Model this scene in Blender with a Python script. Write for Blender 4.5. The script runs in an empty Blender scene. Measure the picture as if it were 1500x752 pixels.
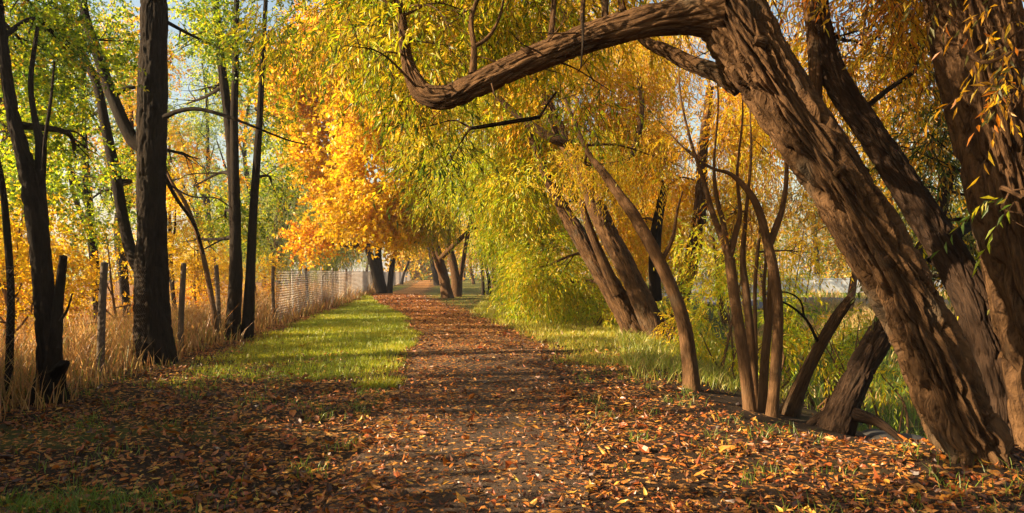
import bpy, math, random
import numpy as np
from mathutils import Vector

rng = np.random.default_rng(7)
random.seed(7)
S = bpy.context.scene
COL = S.collection

# ------------------------------------------------------------------ camera, light, exposure
EYE = 1.45
cam_d = bpy.data.cameras.new("camera")
cam = bpy.data.objects.new("camera", cam_d)
COL.objects.link(cam)
cam.location = (0, 0, EYE)
cam.rotation_euler = (math.radians(90), 0, 0)
cam_d.sensor_width = 36
cam_d.lens = 24
cam_d.shift_y = 24 / 1500
cam_d.clip_start = 0.05
cam_d.clip_end = 3000
S.camera = cam

SUN_EL = 24.0
SUN_AZ = -13.0      # degrees ahead of straight left
ca, sa, ce, se = (math.cos(math.radians(SUN_AZ)), math.sin(math.radians(SUN_AZ)),
                  math.cos(math.radians(SUN_EL)), math.sin(math.radians(SUN_EL)))
TO_SUN = Vector((-ca * ce, sa * ce, se))
w = bpy.data.worlds.new("World")
S.world = w
w.use_nodes = True
wn = w.node_tree
sky = wn.nodes.new("ShaderNodeTexSky")
sky.sky_type = 'NISHITA'
sky.sun_disc = False
sky.sun_elevation = math.radians(SUN_EL)
sky.sun_rotation = math.radians(-(90 - SUN_AZ))
sky.air_density = 1.5
sky.dust_density = 2.2
bg = wn.nodes["Background"]
bg.inputs["Strength"].default_value = 0.05
wn.links.new(sky.outputs[0], bg.inputs[0])

sun_d = bpy.data.lights.new("sun", 'SUN')
sun_d.energy = 5.0
sun_d.angle = math.radians(0.5)
sun_d.color = (1.0, 0.78, 0.49)
sun = bpy.data.objects.new("sun", sun_d)
COL.objects.link(sun)
sun.rotation_euler = TO_SUN.to_track_quat('Z', 'Y').to_euler()
sun.location = (-20, 8, 12)

S.view_settings.view_transform = 'Standard'
S.view_settings.look = 'None'
S.view_settings.gamma = 1
S.view_settings.exposure = 2.08
S.cycles.max_bounces = 10
S.cycles.diffuse_bounces = 8
S.cycles.glossy_bounces = 2
S.cycles.transmission_bounces = 4
S.cycles.use_denoising = True

# ------------------------------------------------------------------ helpers
def P(u, v, Y):
    """point seen at photo pixel (u, v) when it stands Y metres ahead"""
    return np.array([(u - 750) / 1000 * Y, Y, EYE - (v - 400) / 1000 * Y])

def _hash(ix, iy, iz, k=0):
    h = (ix * 73856093) ^ (iy * 19349663) ^ (iz * 83492791) ^ (k * 2654435 + 1013)
    h = (h ^ (h >> 13)) * 1274126177
    h &= 0x7fffffff
    h = (h ^ (h >> 11)) * 668265263
    h &= 0x7fffffff
    return ((h >> 7) & 0xffff) / 65535.0

def vnoise(p, k=0):
    """value noise, -1..1"""
    f = np.floor(p)
    i = f.astype(np.int64)
    t = p - f
    t = t * t * (3 - 2 * t)
    out = 0
    for dx in (0, 1):
        for dy in (0, 1):
            for dz in (0, 1):
                wgt = (t[:, 0] if dx else 1 - t[:, 0]) * (t[:, 1] if dy else 1 - t[:, 1]) * (t[:, 2] if dz else 1 - t[:, 2])
                out = out + wgt * _hash(i[:, 0] + dx, i[:, 1] + dy, i[:, 2] + dz, k)
    return out * 2 - 1

def fbm(p, k=0, o=3):
    a, s, t = 1.0, 0, 0
    for j in range(o):
        s = s + a * vnoise(p * 2 ** j, k + j)
        t += a
        a *= .5
    return s / t

def worley(p, k=0):
    f = np.floor(p).astype(np.int64)
    d1 = np.full(len(p), 9.0)
    d2 = np.full(len(p), 9.0)
    for dx in (-1, 0, 1):
        for dy in (-1, 0, 1):
            for dz in (-1, 0, 1):
                c = f + np.array([dx, dy, dz])
                q = np.stack([_hash(c[:, 0], c[:, 1], c[:, 2], k + j) for j in range(3)], 1) + c
                d = np.sqrt(((q - p) ** 2).sum(1))
                m = d < d1
                d2 = np.where(m, d1, np.minimum(d2, d))
                d1 = np.where(m, d, d1)
    return d1, d2

def smooth(a, b, x):
    t = np.clip((x - a) / (b - a), 0, 1)
    return t * t * (3 - 2 * t)

class Buf:
    def __init__(self):
        self.v, self.f3, self.f4, self.c, self.n = [], [], [], [], 0
    def add(self, v, f, c=None):
        v = np.asarray(v, float).reshape(-1, 3)
        f = np.asarray(f, np.int64)
        if len(v) == 0:
            return
        (self.f3 if f.shape[1] == 3 else self.f4).append(f + self.n)
        self.v.append(v)
        if c is None:
            c = np.ones((len(v), 3)) * .5
        self.c.append(np.broadcast_to(c, (len(v), 3)))
        self.n += len(v)
    def mesh(self, name, mat, shade=False, tint=True):
        me = bpy.data.meshes.new(name)
        V = np.concatenate(self.v)
        loops, starts, tot = [], [], 0
        for fs, k in ((self.f3, 3), (self.f4, 4)):
            if fs:
                F = np.concatenate(fs)
                starts.append(tot + np.arange(len(F)) * k)
                loops.append(F.ravel())
                tot += F.size
        L = np.concatenate(loops).astype(np.int32)
        ST = np.concatenate(starts).astype(np.int32)
        me.vertices.add(len(V))
        me.vertices.foreach_set("co", V.astype(np.float32).ravel())
        me.loops.add(len(L))
        me.loops.foreach_set("vertex_index", L)
        me.polygons.add(len(ST))
        me.polygons.foreach_set("loop_start", ST)
        me.update(calc_edges=True)
        me.validate()
        if tint:
            a = me.color_attributes.new("tint", 'FLOAT_COLOR', 'POINT')
            C = np.concatenate(self.c)
            C4 = np.concatenate([C, np.ones((len(C), 1))], 1).astype(np.float32)
            a.data.foreach_set("color", C4.ravel())
        me.polygons.foreach_set("use_smooth", np.full(len(ST), shade, bool))
        me.materials.append(mat)
        return me
    def build(self, name, mat, parent=None, shade=False, kind=None):
        o = bpy.data.objects.new(name, self.mesh(name, mat, shade))
        COL.objects.link(o)
        if parent is not None:
            o.parent = parent
            o.matrix_parent_inverse = parent.matrix_basis.inverted()
        if kind:
            o["kind"] = kind
        return o

def thing(name, label, cat, loc, group=None):
    o = bpy.data.objects.new(name, None)
    COL.objects.link(o)
    o.location = [float(x) for x in loc]
    o.empty_display_size = .3
    o["label"] = label
    o["category"] = cat
    if group:
        o["group"] = group
    return o

def tag(o, label, cat, group=None):
    o["label"] = label
    o["category"] = cat
    if group:
        o["group"] = group
    return o

# ------------------------------------------------------------------ materials
def new_mat(name):
    m = bpy.data.materials.new(name)
    m.use_nodes = True
    nt = m.node_tree
    for n in list(nt.nodes):
        nt.nodes.remove(n)
    out = nt.nodes.new("ShaderNodeOutputMaterial")
    return m, nt, out

def N(nt, typ, **kw):
    n = nt.nodes.new(typ)
    for k, v in kw.items():
        if k in n.inputs:
            n.inputs[k].default_value = v
        else:
            setattr(n, k, v)
    return n

def leaf_mat(name, trans=0.5, gloss=0.06):
    m, nt, out = new_mat(name)
    at = N(nt, "ShaderNodeAttribute", attribute_name="tint")
    tc = N(nt, "ShaderNodeTexCoord")
    no = N(nt, "ShaderNodeTexNoise", Scale=60.0, Detail=2.0)
    nt.links.new(tc.outputs["Object"], no.inputs["Vector"])
    mr = N(nt, "ShaderNodeMapRange")
    mr.inputs["From Min"].default_value = .3
    mr.inputs["From Max"].default_value = .7
    mr.inputs["To Min"].default_value = .75
    mr.inputs["To Max"].default_value = 1.2
    nt.links.new(no.outputs["Fac"], mr.inputs["Value"])
    mx = N(nt, "ShaderNodeVectorMath", operation='SCALE')
    nt.links.new(at.outputs["Color"], mx.inputs[0])
    nt.links.new(mr.outputs[0], mx.inputs["Scale"])
    d = N(nt, "ShaderNodeBsdfDiffuse")
    t = N(nt, "ShaderNodeBsdfTranslucent")
    nt.links.new(mx.outputs[0], d.inputs["Color"])
    nt.links.new(mx.outputs[0], t.inputs["Color"])
    s = N(nt, "ShaderNodeMixShader", Fac=trans)
    nt.links.new(d.outputs[0], s.inputs[1])
    nt.links.new(t.outputs[0], s.inputs[2])
    g = N(nt, "ShaderNodeBsdfGlossy", Roughness=.45)
    s2 = N(nt, "ShaderNodeMixShader", Fac=gloss)
    nt.links.new(s.outputs[0], s2.inputs[1])
    nt.links.new(g.outputs[0], s2.inputs[2])
    nt.links.new(s2.outputs[0], out.inputs[0])
    return m

def ramp(nt, cols, pos=None):
    r = N(nt, "ShaderNodeValToRGB")
    cr = r.color_ramp
    pos = pos or [i / (len(cols) - 1) for i in range(len(cols))]
    while len(cr.elements) < len(cols):
        cr.elements.new(.5)
    for e, p_, c in zip(cr.elements, pos, cols):
        e.position = p_
        e.color = (*c, 1)
    return r

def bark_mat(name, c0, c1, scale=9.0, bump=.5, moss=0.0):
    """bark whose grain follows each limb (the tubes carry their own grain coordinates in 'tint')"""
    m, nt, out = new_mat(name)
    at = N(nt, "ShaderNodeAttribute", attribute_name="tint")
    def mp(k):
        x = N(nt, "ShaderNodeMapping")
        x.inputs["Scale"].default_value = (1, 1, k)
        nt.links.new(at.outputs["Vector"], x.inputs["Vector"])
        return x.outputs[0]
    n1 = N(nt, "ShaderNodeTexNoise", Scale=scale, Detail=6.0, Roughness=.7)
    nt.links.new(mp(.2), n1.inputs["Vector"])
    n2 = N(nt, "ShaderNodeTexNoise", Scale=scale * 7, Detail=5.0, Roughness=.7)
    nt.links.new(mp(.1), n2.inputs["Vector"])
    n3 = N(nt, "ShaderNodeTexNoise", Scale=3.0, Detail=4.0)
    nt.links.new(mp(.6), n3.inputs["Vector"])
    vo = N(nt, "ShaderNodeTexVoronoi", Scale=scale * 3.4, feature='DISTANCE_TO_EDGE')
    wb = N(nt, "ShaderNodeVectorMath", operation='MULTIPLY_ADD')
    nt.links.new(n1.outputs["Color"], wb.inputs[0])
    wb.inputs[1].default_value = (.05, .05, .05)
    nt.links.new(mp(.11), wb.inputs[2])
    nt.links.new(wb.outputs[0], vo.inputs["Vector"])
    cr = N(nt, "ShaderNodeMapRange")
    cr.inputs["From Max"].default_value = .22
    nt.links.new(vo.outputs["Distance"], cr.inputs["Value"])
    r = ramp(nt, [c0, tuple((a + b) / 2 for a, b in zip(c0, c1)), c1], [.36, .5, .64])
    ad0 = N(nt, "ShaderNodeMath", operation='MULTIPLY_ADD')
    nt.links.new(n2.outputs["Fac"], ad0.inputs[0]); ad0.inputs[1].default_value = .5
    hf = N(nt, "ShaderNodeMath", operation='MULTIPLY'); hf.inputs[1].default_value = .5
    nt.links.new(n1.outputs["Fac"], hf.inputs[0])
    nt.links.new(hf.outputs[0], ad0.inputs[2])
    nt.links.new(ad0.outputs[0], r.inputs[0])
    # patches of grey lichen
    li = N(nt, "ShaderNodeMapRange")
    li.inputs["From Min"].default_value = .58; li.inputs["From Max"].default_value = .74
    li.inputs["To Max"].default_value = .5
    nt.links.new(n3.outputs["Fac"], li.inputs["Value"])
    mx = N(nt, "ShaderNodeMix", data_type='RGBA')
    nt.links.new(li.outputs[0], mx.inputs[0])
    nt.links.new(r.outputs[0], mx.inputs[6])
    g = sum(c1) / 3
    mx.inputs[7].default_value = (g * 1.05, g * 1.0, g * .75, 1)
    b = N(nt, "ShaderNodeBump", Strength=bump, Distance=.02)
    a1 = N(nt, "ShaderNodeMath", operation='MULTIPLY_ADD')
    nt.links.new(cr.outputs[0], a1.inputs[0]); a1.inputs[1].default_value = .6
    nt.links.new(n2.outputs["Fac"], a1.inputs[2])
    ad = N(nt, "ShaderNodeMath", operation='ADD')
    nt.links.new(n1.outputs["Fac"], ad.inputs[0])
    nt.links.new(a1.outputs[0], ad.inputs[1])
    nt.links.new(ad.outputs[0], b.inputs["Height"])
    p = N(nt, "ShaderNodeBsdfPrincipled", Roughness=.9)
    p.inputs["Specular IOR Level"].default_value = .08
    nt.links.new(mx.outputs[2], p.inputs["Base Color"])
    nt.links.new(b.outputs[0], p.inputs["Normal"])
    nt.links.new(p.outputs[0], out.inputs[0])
    return m

def plain_mat(name, c, rough=.7, metal=0.0, var=.25, scale=20.0, bump=.0):
    m, nt, out = new_mat(name)
    tc = N(nt, "ShaderNodeTexCoord")
    n1 = N(nt, "ShaderNodeTexNoise", Scale=scale, Detail=5.0)
    nt.links.new(tc.outputs["Object"], n1.inputs["Vector"])
    r = ramp(nt, [tuple(x * (1 - var) for x in c), tuple(min(1, x * (1 + var)) for x in c)], [.3, .7])
    nt.links.new(n1.outputs["Fac"], r.inputs[0])
    p = N(nt, "ShaderNodeBsdfPrincipled", Roughness=rough, Metallic=metal)
    nt.links.new(r.outputs[0], p.inputs["Base Color"])
    if bump:
        b = N(nt, "ShaderNodeBump", Strength=bump, Distance=.01)
        nt.links.new(n1.outputs["Fac"], b.inputs["Height"])
        nt.links.new(b.outputs[0], p.inputs["Normal"])
    nt.links.new(p.outputs[0], out.inputs[0])
    return m

M_LEAF = leaf_mat("leaf", .6, .03)
M_FALLEN = leaf_mat("fallen_leaf", .12, .05)
M_GRASS = leaf_mat("grass_blade", .5, .04)
M_WILLOW = bark_mat("willow_bark", (.013, .007, .005), (.15, .080, .036), 10.0, 1.0)
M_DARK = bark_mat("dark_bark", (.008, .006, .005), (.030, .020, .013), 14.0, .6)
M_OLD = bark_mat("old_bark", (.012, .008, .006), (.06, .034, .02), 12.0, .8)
M_YOUNG = bark_mat("young_bark", (.05, .027, .013), (.16, .085, .04), 14.0, .4)
M_POSTW = bark_mat("weathered_post", (.06, .045, .035), (.16, .12, .09), 18.0, .5)
M_STEEL = plain_mat("galvanised_steel", (.38, .34, .31), .6, .15, .2, 30.0)
M_CONC = plain_mat("pale_concrete", (.42, .44, .47), .85, 0, .15, 6.0, .2)
M_ASPH = plain_mat("asphalt", (.06, .062, .075), .8, 0, .25, 40.0, .3)
M_PAINT = plain_mat("blue_car_paint", (.03, .055, .14), .3, .2, .05, 4.0)
M_GLASS = plain_mat("dark_car_glass", (.02, .025, .03), .08, 0, .1, 3.0)
M_RUBB = plain_mat("rubber", (.02, .02, .02), .9, 0, .2, 30.0)
M_LAMP = plain_mat("red_lamp", (.35, .02, .02), .3, 0, .1, 30.0)
M_STONE = plain_mat("creek_stone", (.045, .04, .035), .85, 0, .5, 9.0, .8)

def ground_mat():
    """earth, lawn turf and leaf flecks chosen by the sheet's own cover masks (tint: r lawn, g path, b fallen leaves)"""
    m, nt, out = new_mat("ground_cover")
    at = N(nt, "ShaderNodeAttribute", attribute_name="tint")
    sp = N(nt, "ShaderNodeSeparateColor")
    nt.links.new(at.outputs["Color"], sp.inputs[0])
    tc = N(nt, "ShaderNodeTexCoord")
    n1 = N(nt, "ShaderNodeTexNoise", Scale=2.3, Detail=8.0, Roughness=.7)
    nt.links.new(tc.outputs["Object"], n1.inputs["Vector"])
    n2 = N(nt, "ShaderNodeTexNoise", Scale=40.0, Detail=5.0, Roughness=.7)
    nt.links.new(tc.outputs["Object"], n2.inputs["Vector"])
    soil = ramp(nt, [(.010, .006, .004), (.028, .016, .009), (.055, .032, .018)], [.3, .5, .75])
    nt.links.new(n2.outputs["Fac"], soil.inputs[0])
    turf = ramp(nt, [(.04, .055, .008), (.10, .12, .012), (.17, .16, .02)], [.3, .5, .75])
    nt.links.new(n1.outputs["Fac"], turf.inputs[0])
    grav = ramp(nt, [(.026, .017, .012), (.065, .042, .028), (.13, .088, .06)], [.3, .5, .72])
    nt.links.new(n2.outputs["Fac"], grav.inputs[0])
    def mix(f, a, b):
        x = N(nt, "ShaderNodeMix", data_type='RGBA')
        nt.links.new(f, x.inputs[0])
        nt.links.new(a, x.inputs[6])
        nt.links.new(b, x.inputs[7])
        return x.outputs[2]
    c = mix(sp.outputs[0], soil.outputs[0], turf.outputs[0])
    c = mix(sp.outputs[1], c, grav.outputs[0])
    # leaf flecks
    vo = N(nt, "ShaderNodeTexVoronoi", Scale=30.0)
    wob = N(nt, "ShaderNodeVectorMath", operation='MULTIPLY_ADD')
    nt.links.new(n2.outputs["Color"], wob.inputs[0])
    wob.inputs[1].default_value = (.05, .05, .05)
    nt.links.new(tc.outputs["Object"], wob.inputs[2])
    nt.links.new(wob.outputs[0], vo.inputs["Vector"])
    sc = N(nt, "ShaderNodeSeparateColor")
    nt.links.new(vo.outputs["Color"], sc.inputs[0])
    lf = ramp(nt, [(.12, .045, .015), (.34, .13, .025), (.46, .20, .04), (.24, .11, .04), (.52, .30, .09)])
    nt.links.new(sc.outputs[1], lf.inputs[0])
    ad = N(nt, "ShaderNodeMath", operation='LESS_THAN')
    nt.links.new(sc.outputs[0], ad.inputs[0])
    nt.links.new(sp.outputs[2], ad.inputs[1])
    c = mix(ad.outputs[0], c, lf.outputs[0])
    b = N(nt, "ShaderNodeBump", Strength=.7, Distance=.03)
    hs = N(nt, "ShaderNodeMath", operation='ADD')
    nt.links.new(n2.outputs["Fac"], hs.inputs[0])
    nt.links.new(sc.outputs[2], hs.inputs[1])
    nt.links.new(hs.outputs[0], b.inputs["Height"])
    p = N(nt, "ShaderNodeBsdfPrincipled", Roughness=.9)
    p.inputs["Specular IOR Level"].default_value = .15
    nt.links.new(c, p.inputs["Base Color"])
    nt.links.new(b.outputs[0], p.inputs["Normal"])
    nt.links.new(p.outputs[0], out.inputs[0])
    return m
M_GROUND = ground_mat()

# ------------------------------------------------------------------ layout of the place
PY = np.array([-60, 0, 4.1, 5.8, 7.25, 9, 12, 16, 22, 28, 36, 46, 58, 75, 100, 145, 170])
PL = np.array([-1.0, -1.1, -1.15, -1.2, -1.3, -1.45, -1.70, -2.1, -3.3, -5.0, -7.3, -9.5, -9.3, -11.0, -14.0, -19.0, -22])
PR = np.array([.5, .5, .5, .55, .58, .6, .55, .1, -1.35, -2.7, -4.6, -6.5, -7.3, -9.0, -12.0, -17.0, -20])
def path_l(y): return np.interp(y, PY, PL)
def path_r(y): return np.interp(y, PY, PR)
def fence_x(y): return -4.6 - .115 * y
CY = np.array([-60, 0, 4, 5.1, 5.5, 6.0, 6.9, 8, 9, 12, 16, 25, 40, 70, 300])
CX = np.array([3.9, 3.9, 3.6, 3.3, 2.95, 2.6, 2.15, 2.05, 2.1, 2.4, 3.0, 5.0, 9.0, 14.0, 40])
def height(x, y):
    d = x - np.interp(y, CY, CX)
    dep = 1.15 * (1 - smooth(22, 60, y))
    h = (-.21 * np.clip(d, 0, 2.0) - .75 * smooth(1.9, 3.3, d) + .85 * smooth(3.9, 8.5, d)) * dep / 1.15
    # root mound of the leaning willow and the one beside it
    h += .24 * np.exp(-(((x - 3.75) / .75) ** 2 + ((y - 5.3) / .75) ** 2))
    # the woodland floor left of the fence sits a little low
    h += -.15 * smooth(.4, 3, fence_x(y) - x)
    return h
def rough(x, y):
    p = np.stack([x, y, np.zeros_like(x)], 1)
    inside = smooth(-.25, .1, np.minimum(x - path_l(y), path_r(y) - x))
    return (.045 * fbm(p * .9, 3) + .02 * fbm(p * 4, 8)) * (1 - inside)
def gz(x, y):
    x = np.atleast_1d(np.asarray(x, float)); y = np.atleast_1d(np.asarray(y, float))
    return height(x, y) + rough(x, y)
def lawn_mask(x, y):
    p = np.stack([x, y, np.zeros_like(x)], 1)
    n = fbm(p * .8, 21)
    L = smooth(8.2, 12.8, y + n * 3.2 + (x + 3) * .25) * smooth(.2 + .3 * (y < 40), .6 + .8 * (y < 40), x - fence_x(y) + n * .5) * smooth(0, .35, path_l(y) - x + n * .35)
    R = .85 * smooth(9, 13.5, y + n * 3) * smooth(.1, .9, x - path_r(y) + n * .5)
    R2 = .7 * smooth(4.5, 7, x - np.interp(y, CY, CX)) 
    sc = .35 * smooth(.25, .6, n) * smooth(0, .5, np.maximum(path_l(y) - x, x - path_r(y))) * (x > fence_x(y))
    return np.clip(np.maximum.reduce([L, R, R2, sc]), 0, 1)
def leaf_mask(x, y):
    p = np.stack([x, y, np.zeros_like(x)], 1)
    n = fbm(p * 1.1, 31)
    inside = smooth(-.1, .25, np.minimum(x - path_l(y), path_r(y) - x))
    base = .55 + .3 * n
    rut = np.exp(-(((x - (path_l(y) * .45 + path_r(y) * .55)) / .55) ** 2)) * (1 - smooth(9, 15, y)) * inside
    base = base * (1 - .45 * rut) * (1 - (.55 + .37 * smooth(11, 20, y)) * lawn_mask(x, y) * (1 - inside))
    base = base * (1 - .85 * smooth(-.15, .3, x - np.interp(y, CY, CX) + n * .25) * smooth(0, 1.2, y - 5.4 + n * .4))
    base = base + .5 * inside * smooth(14, 24, y)
    return np.clip(base, 0, .97)
def fleck_mask(x, y):
    return leaf_mask(x, y) * (.42 + .58 * smooth(9, 20, y))

def axis(lo, mid0, mid1, hi, step, grow=1.16):
    a = list(np.arange(mid0, mid1 + 1e-6, step))
    s = step
    while a[-1] < hi:
        s *= grow; a.append(a[-1] + s)
    s = step
    while a[0] > lo:
        s *= grow; a.insert(0, a[0] - s)
    return np.array(a)

def grid_faces(nr, nc, wrap=False):
    r = np.arange(nr - 1)[:, None]
    c = np.arange(nc if wrap else nc - 1)[None, :]
    c2 = (c + 1) % nc
    return np.stack([r * nc + c, r * nc + c2, (r + 1) * nc + c2, (r + 1) * nc + c], -1).reshape(-1, 4)

# ground sheet
gx = axis(-900, -9, 9, 900, .11)
gy = axis(-300, 2.5, 22, 1500, .11)
X, Y = np.meshgrid(gx, gy)
x, y = X.ravel(), Y.ravel()
z = gz(x, y)
b = Buf()
inside = smooth(-.1, .15, np.minimum(x - path_l(y), path_r(y) - x))
b.add(np.stack([x, y, z], 1), grid_faces(len(gy), len(gx)),
      np.stack([lawn_mask(x, y), inside, fleck_mask(x, y)], 1))
b.build("ground", M_GROUND, shade=True, kind="structure")
# path sheet
ys = np.concatenate([np.arange(-6, 20, .1), np.arange(20, 168, .6)])
ts = np.linspace(0, 1, 30)
T, YY = np.meshgrid(ts, ys)
q = np.stack([T.ravel() * 3, YY.ravel(), YY.ravel() * 0], 1)
wob = .13 * fbm(np.stack([YY.ravel() * 1.3, T.ravel() * 0 + 3, T.ravel() * 0], 1), 5) * (np.abs(T.ravel() - .5) * 2) ** 2
x = path_l(YY.ravel()) * (1 - T.ravel()) + path_r(YY.ravel()) * T.ravel() + wob
y = YY.ravel()
edge = smooth(0, .2, np.minimum(T.ravel(), 1 - T.ravel()))
z = gz(x, y) + .008 + edge * (.012 + .012 * fbm(np.stack([x * 2, y * 2, y * 0], 1), 6) + .006 * fbm(np.stack([x * 9, y * 9, y * 0], 1), 9))
b = Buf()
b.add(np.stack([x, y, z], 1), grid_faces(len(ys), 30), np.stack([x * 0, x * 0 + 1, fleck_mask(x, y)], 1))
b.build("path", M_GROUND, shade=True, kind="structure")
# road beyond the creek
rx = np.linspace(8, 140, 60)
rn = np.interp(rx, [8, 16, 24, 140], [40, 36, 30, 20])
rf = rn + 9
def strip(name, xs, y0, y1, dz, mat, kind="structure", n=5):
    b = Buf()
    t = np.linspace(0, 1, n)
    X = np.repeat(xs[:, None], n, 1)
    Yv = y0[:, None] * (1 - t) + y1[:, None] * t
    Z = gz(X.ravel(), Yv.ravel()) + dz
    b.add(np.stack([X.ravel(), Yv.ravel(), Z], 1), grid_faces(len(xs), n)[:, ::-1])
    return b.build(name, mat, kind=kind)
strip("road", rx, rn, rf, .09, M_ASPH, n=9)

# ------------------------------------------------------------------ tubes
def catmull(pts, n):
    p = np.asarray(pts, float)
    if len(p) == 2:
        t = np.linspace(0, 1, n)[:, None]
        return p[0] * (1 - t) + p[1] * t
    d = np.r_[0, np.cumsum(np.linalg.norm(np.diff(p[:, :3], axis=0), axis=1))]
    e = np.vstack([2 * p[0] - p[1], p, 2 * p[-1] - p[-2]])
    s = np.linspace(0, d[-1], n)
    i = np.clip(np.searchsorted(d, s, side='right') - 1, 0, len(p) - 2)
    t = ((s - d[i]) / np.maximum(d[i + 1] - d[i], 1e-9))[:, None]
    a, b_, c, dd = e[i], e[i + 1], e[i + 2], e[i + 3]
    r = .5 * ((2 * b_) + (c - a) * t + (2 * a - 5 * b_ + 4 * c - dd) * t ** 2 + (3 * b_ - a - 3 * c + dd) * t ** 3)
    return r

def frames(p):
    t = np.gradient(p, axis=0)
    t /= np.linalg.norm(t, axis=1)[:, None] + 1e-12
    n = np.zeros_like(t)
    a = np.array([1, 0, 0]) if abs(t[0, 0]) < .8 else np.array([0, 1, 0])
    v = np.cross(t[0], a); v /= np.linalg.norm(v)
    for i in range(len(t)):
        v = v - t[i] * v.dot(t[i]); v /= np.linalg.norm(v) + 1e-12
        n[i] = v
    return t, n, np.cross(t, n)

def tube(b, pts, rad, nu=6, step=.15, lump=.0, bark=None, seed=0, c=None, cap=True):
    """one swept limb. pts (n,3), rad per point. bark=(depth, cell, stretch, twist): furrows cut into the surface"""
    pr = np.concatenate([np.asarray(pts, float), np.asarray(rad, float)[:, None]], 1)
    ln = np.linalg.norm(np.diff(pr[:, :3], axis=0), axis=1).sum()
    nr = max(3, int(ln / step) + 1)
    q = catmull(pr, nr)
    p, r = q[:, :3], np.maximum(q[:, 3], .0015)
    t, n, m = frames(p)
    s = np.r_[0, np.cumsum(np.linalg.norm(np.diff(p, axis=0), axis=1))]
    th = np.linspace(0, 2 * np.pi, nu, endpoint=False)
    R = np.repeat(r[:, None], nu, 1)
    TH, SS = np.meshgrid(th, s)
    if lump:
        cc = np.stack([np.cos(TH).ravel() * 1.1 + seed * 7.3, np.sin(TH).ravel() * 1.1, SS.ravel() * .9 / max(.3, 1)], 1)
        R = R * (1 + lump * fbm(cc * 1.3, seed + 40, 2).reshape(R.shape))
    if bark:
        dep, cell, stretch, twist = bark
        rm = r.mean()
        a = TH + twist * SS
        cc = np.stack([np.cos(a).ravel() * rm, np.sin(a).ravel() * rm, SS.ravel() / stretch], 1) / cell + seed * 3.1
        wv = np.stack([fbm(cc * .8 + 5, seed + 1, 2), fbm(cc * .8 + 9, seed + 2, 2), fbm(cc * .7 + 2, seed + 3, 2)], 1)
        cc = cc + wv * np.array([.5, .5, .35])
        f1, f2 = worley(cc, seed)
        ridge = smooth(.02, .26, f2 - f1)
        fine = fbm(cc * np.array([3.5, 3.5, 1.6]), seed + 7, 3)
        h_ = dep * (ridge - .75) + dep * .25 * fine * ridge
        if nu > 200:
            g1, g2 = worley(cc * np.array([1.7, 1.7, 3.4]) + wv, seed + 9)
            h_ = h_ + .018 * (smooth(0, .22, g2 - g1) - .8) * ridge
        R = R + h_.reshape(R.shape)
    d = n[:, None, :] * np.cos(TH)[..., None] + m[:, None, :] * np.sin(TH)[..., None]
    V = p[:, None, :] + d * R[..., None]
    if c is None:
        rm = r.mean()
        g = np.stack([np.cos(TH) * rm + seed * .37, np.sin(TH) * rm, SS], -1)
        c = g.reshape(-1, 3)
        ce = np.vstack([g[-1], g[-1].mean(0)])
    else:
        ce = c
    b.add(V.reshape(-1, 3), grid_faces(nr, nu, True), c)
    if cap:
        V2 = np.vstack([V[-1], p[-1] + t[-1] * r[-1] * .3])
        k = np.arange(nu)
        b.add(V2, np.stack([k, (k + 1) % nu, np.full(nu, nu)], 1), ce)
    return p, r

# ------------------------------------------------------------------ foliage
G = (.12, .21, .012); DG = (.045, .085, .012); LG = (.44, .52, .012); YG = (.64, .54, .014)
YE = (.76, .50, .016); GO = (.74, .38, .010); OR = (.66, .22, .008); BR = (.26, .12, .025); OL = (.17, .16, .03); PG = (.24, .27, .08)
PAL = dict(
    green=[(G, .5), (LG, .22), (DG, .12), (YG, .16)],
    leftgreen=[(G, .46), (LG, .36), (YG, .12), (YE, .04), (GO, .02)],
    lime=[(LG, .58), (YG, .2), (YE, .08), (G, .14)],
    limeyellow=[(YG, .34), (LG, .34), (YE, .24), (G, .08)],
    yellow=[(YE, .62), (YG, .16), (GO, .22)],
    gold=[(GO, .40), (YE, .42), (OR, .05), (YG, .13)],
    orange=[(OR, .14), (GO, .46), (YE, .40)],
    maple=[(GO, .20), (YE, .74), (YG, .06)],
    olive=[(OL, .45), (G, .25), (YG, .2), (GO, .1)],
    pale=[(PG, .5), (OL, .2), (LG, .2), (YG, .1)],
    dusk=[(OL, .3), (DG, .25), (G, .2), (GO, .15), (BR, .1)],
    goldolive=[(GO, .42), (OL, .22), (YE, .2), (OR, .16)],
)
def pick(pal, n, r):
    cols = np.array([c for c, _ in PAL[pal]]); wt = np.array([k for _, k in PAL[pal]])
    return cols[r.choice(len(cols), n, p=wt / wt.sum())]

def unit(v): return v / (np.linalg.norm(v, axis=-1, keepdims=True) + 1e-9)

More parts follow.
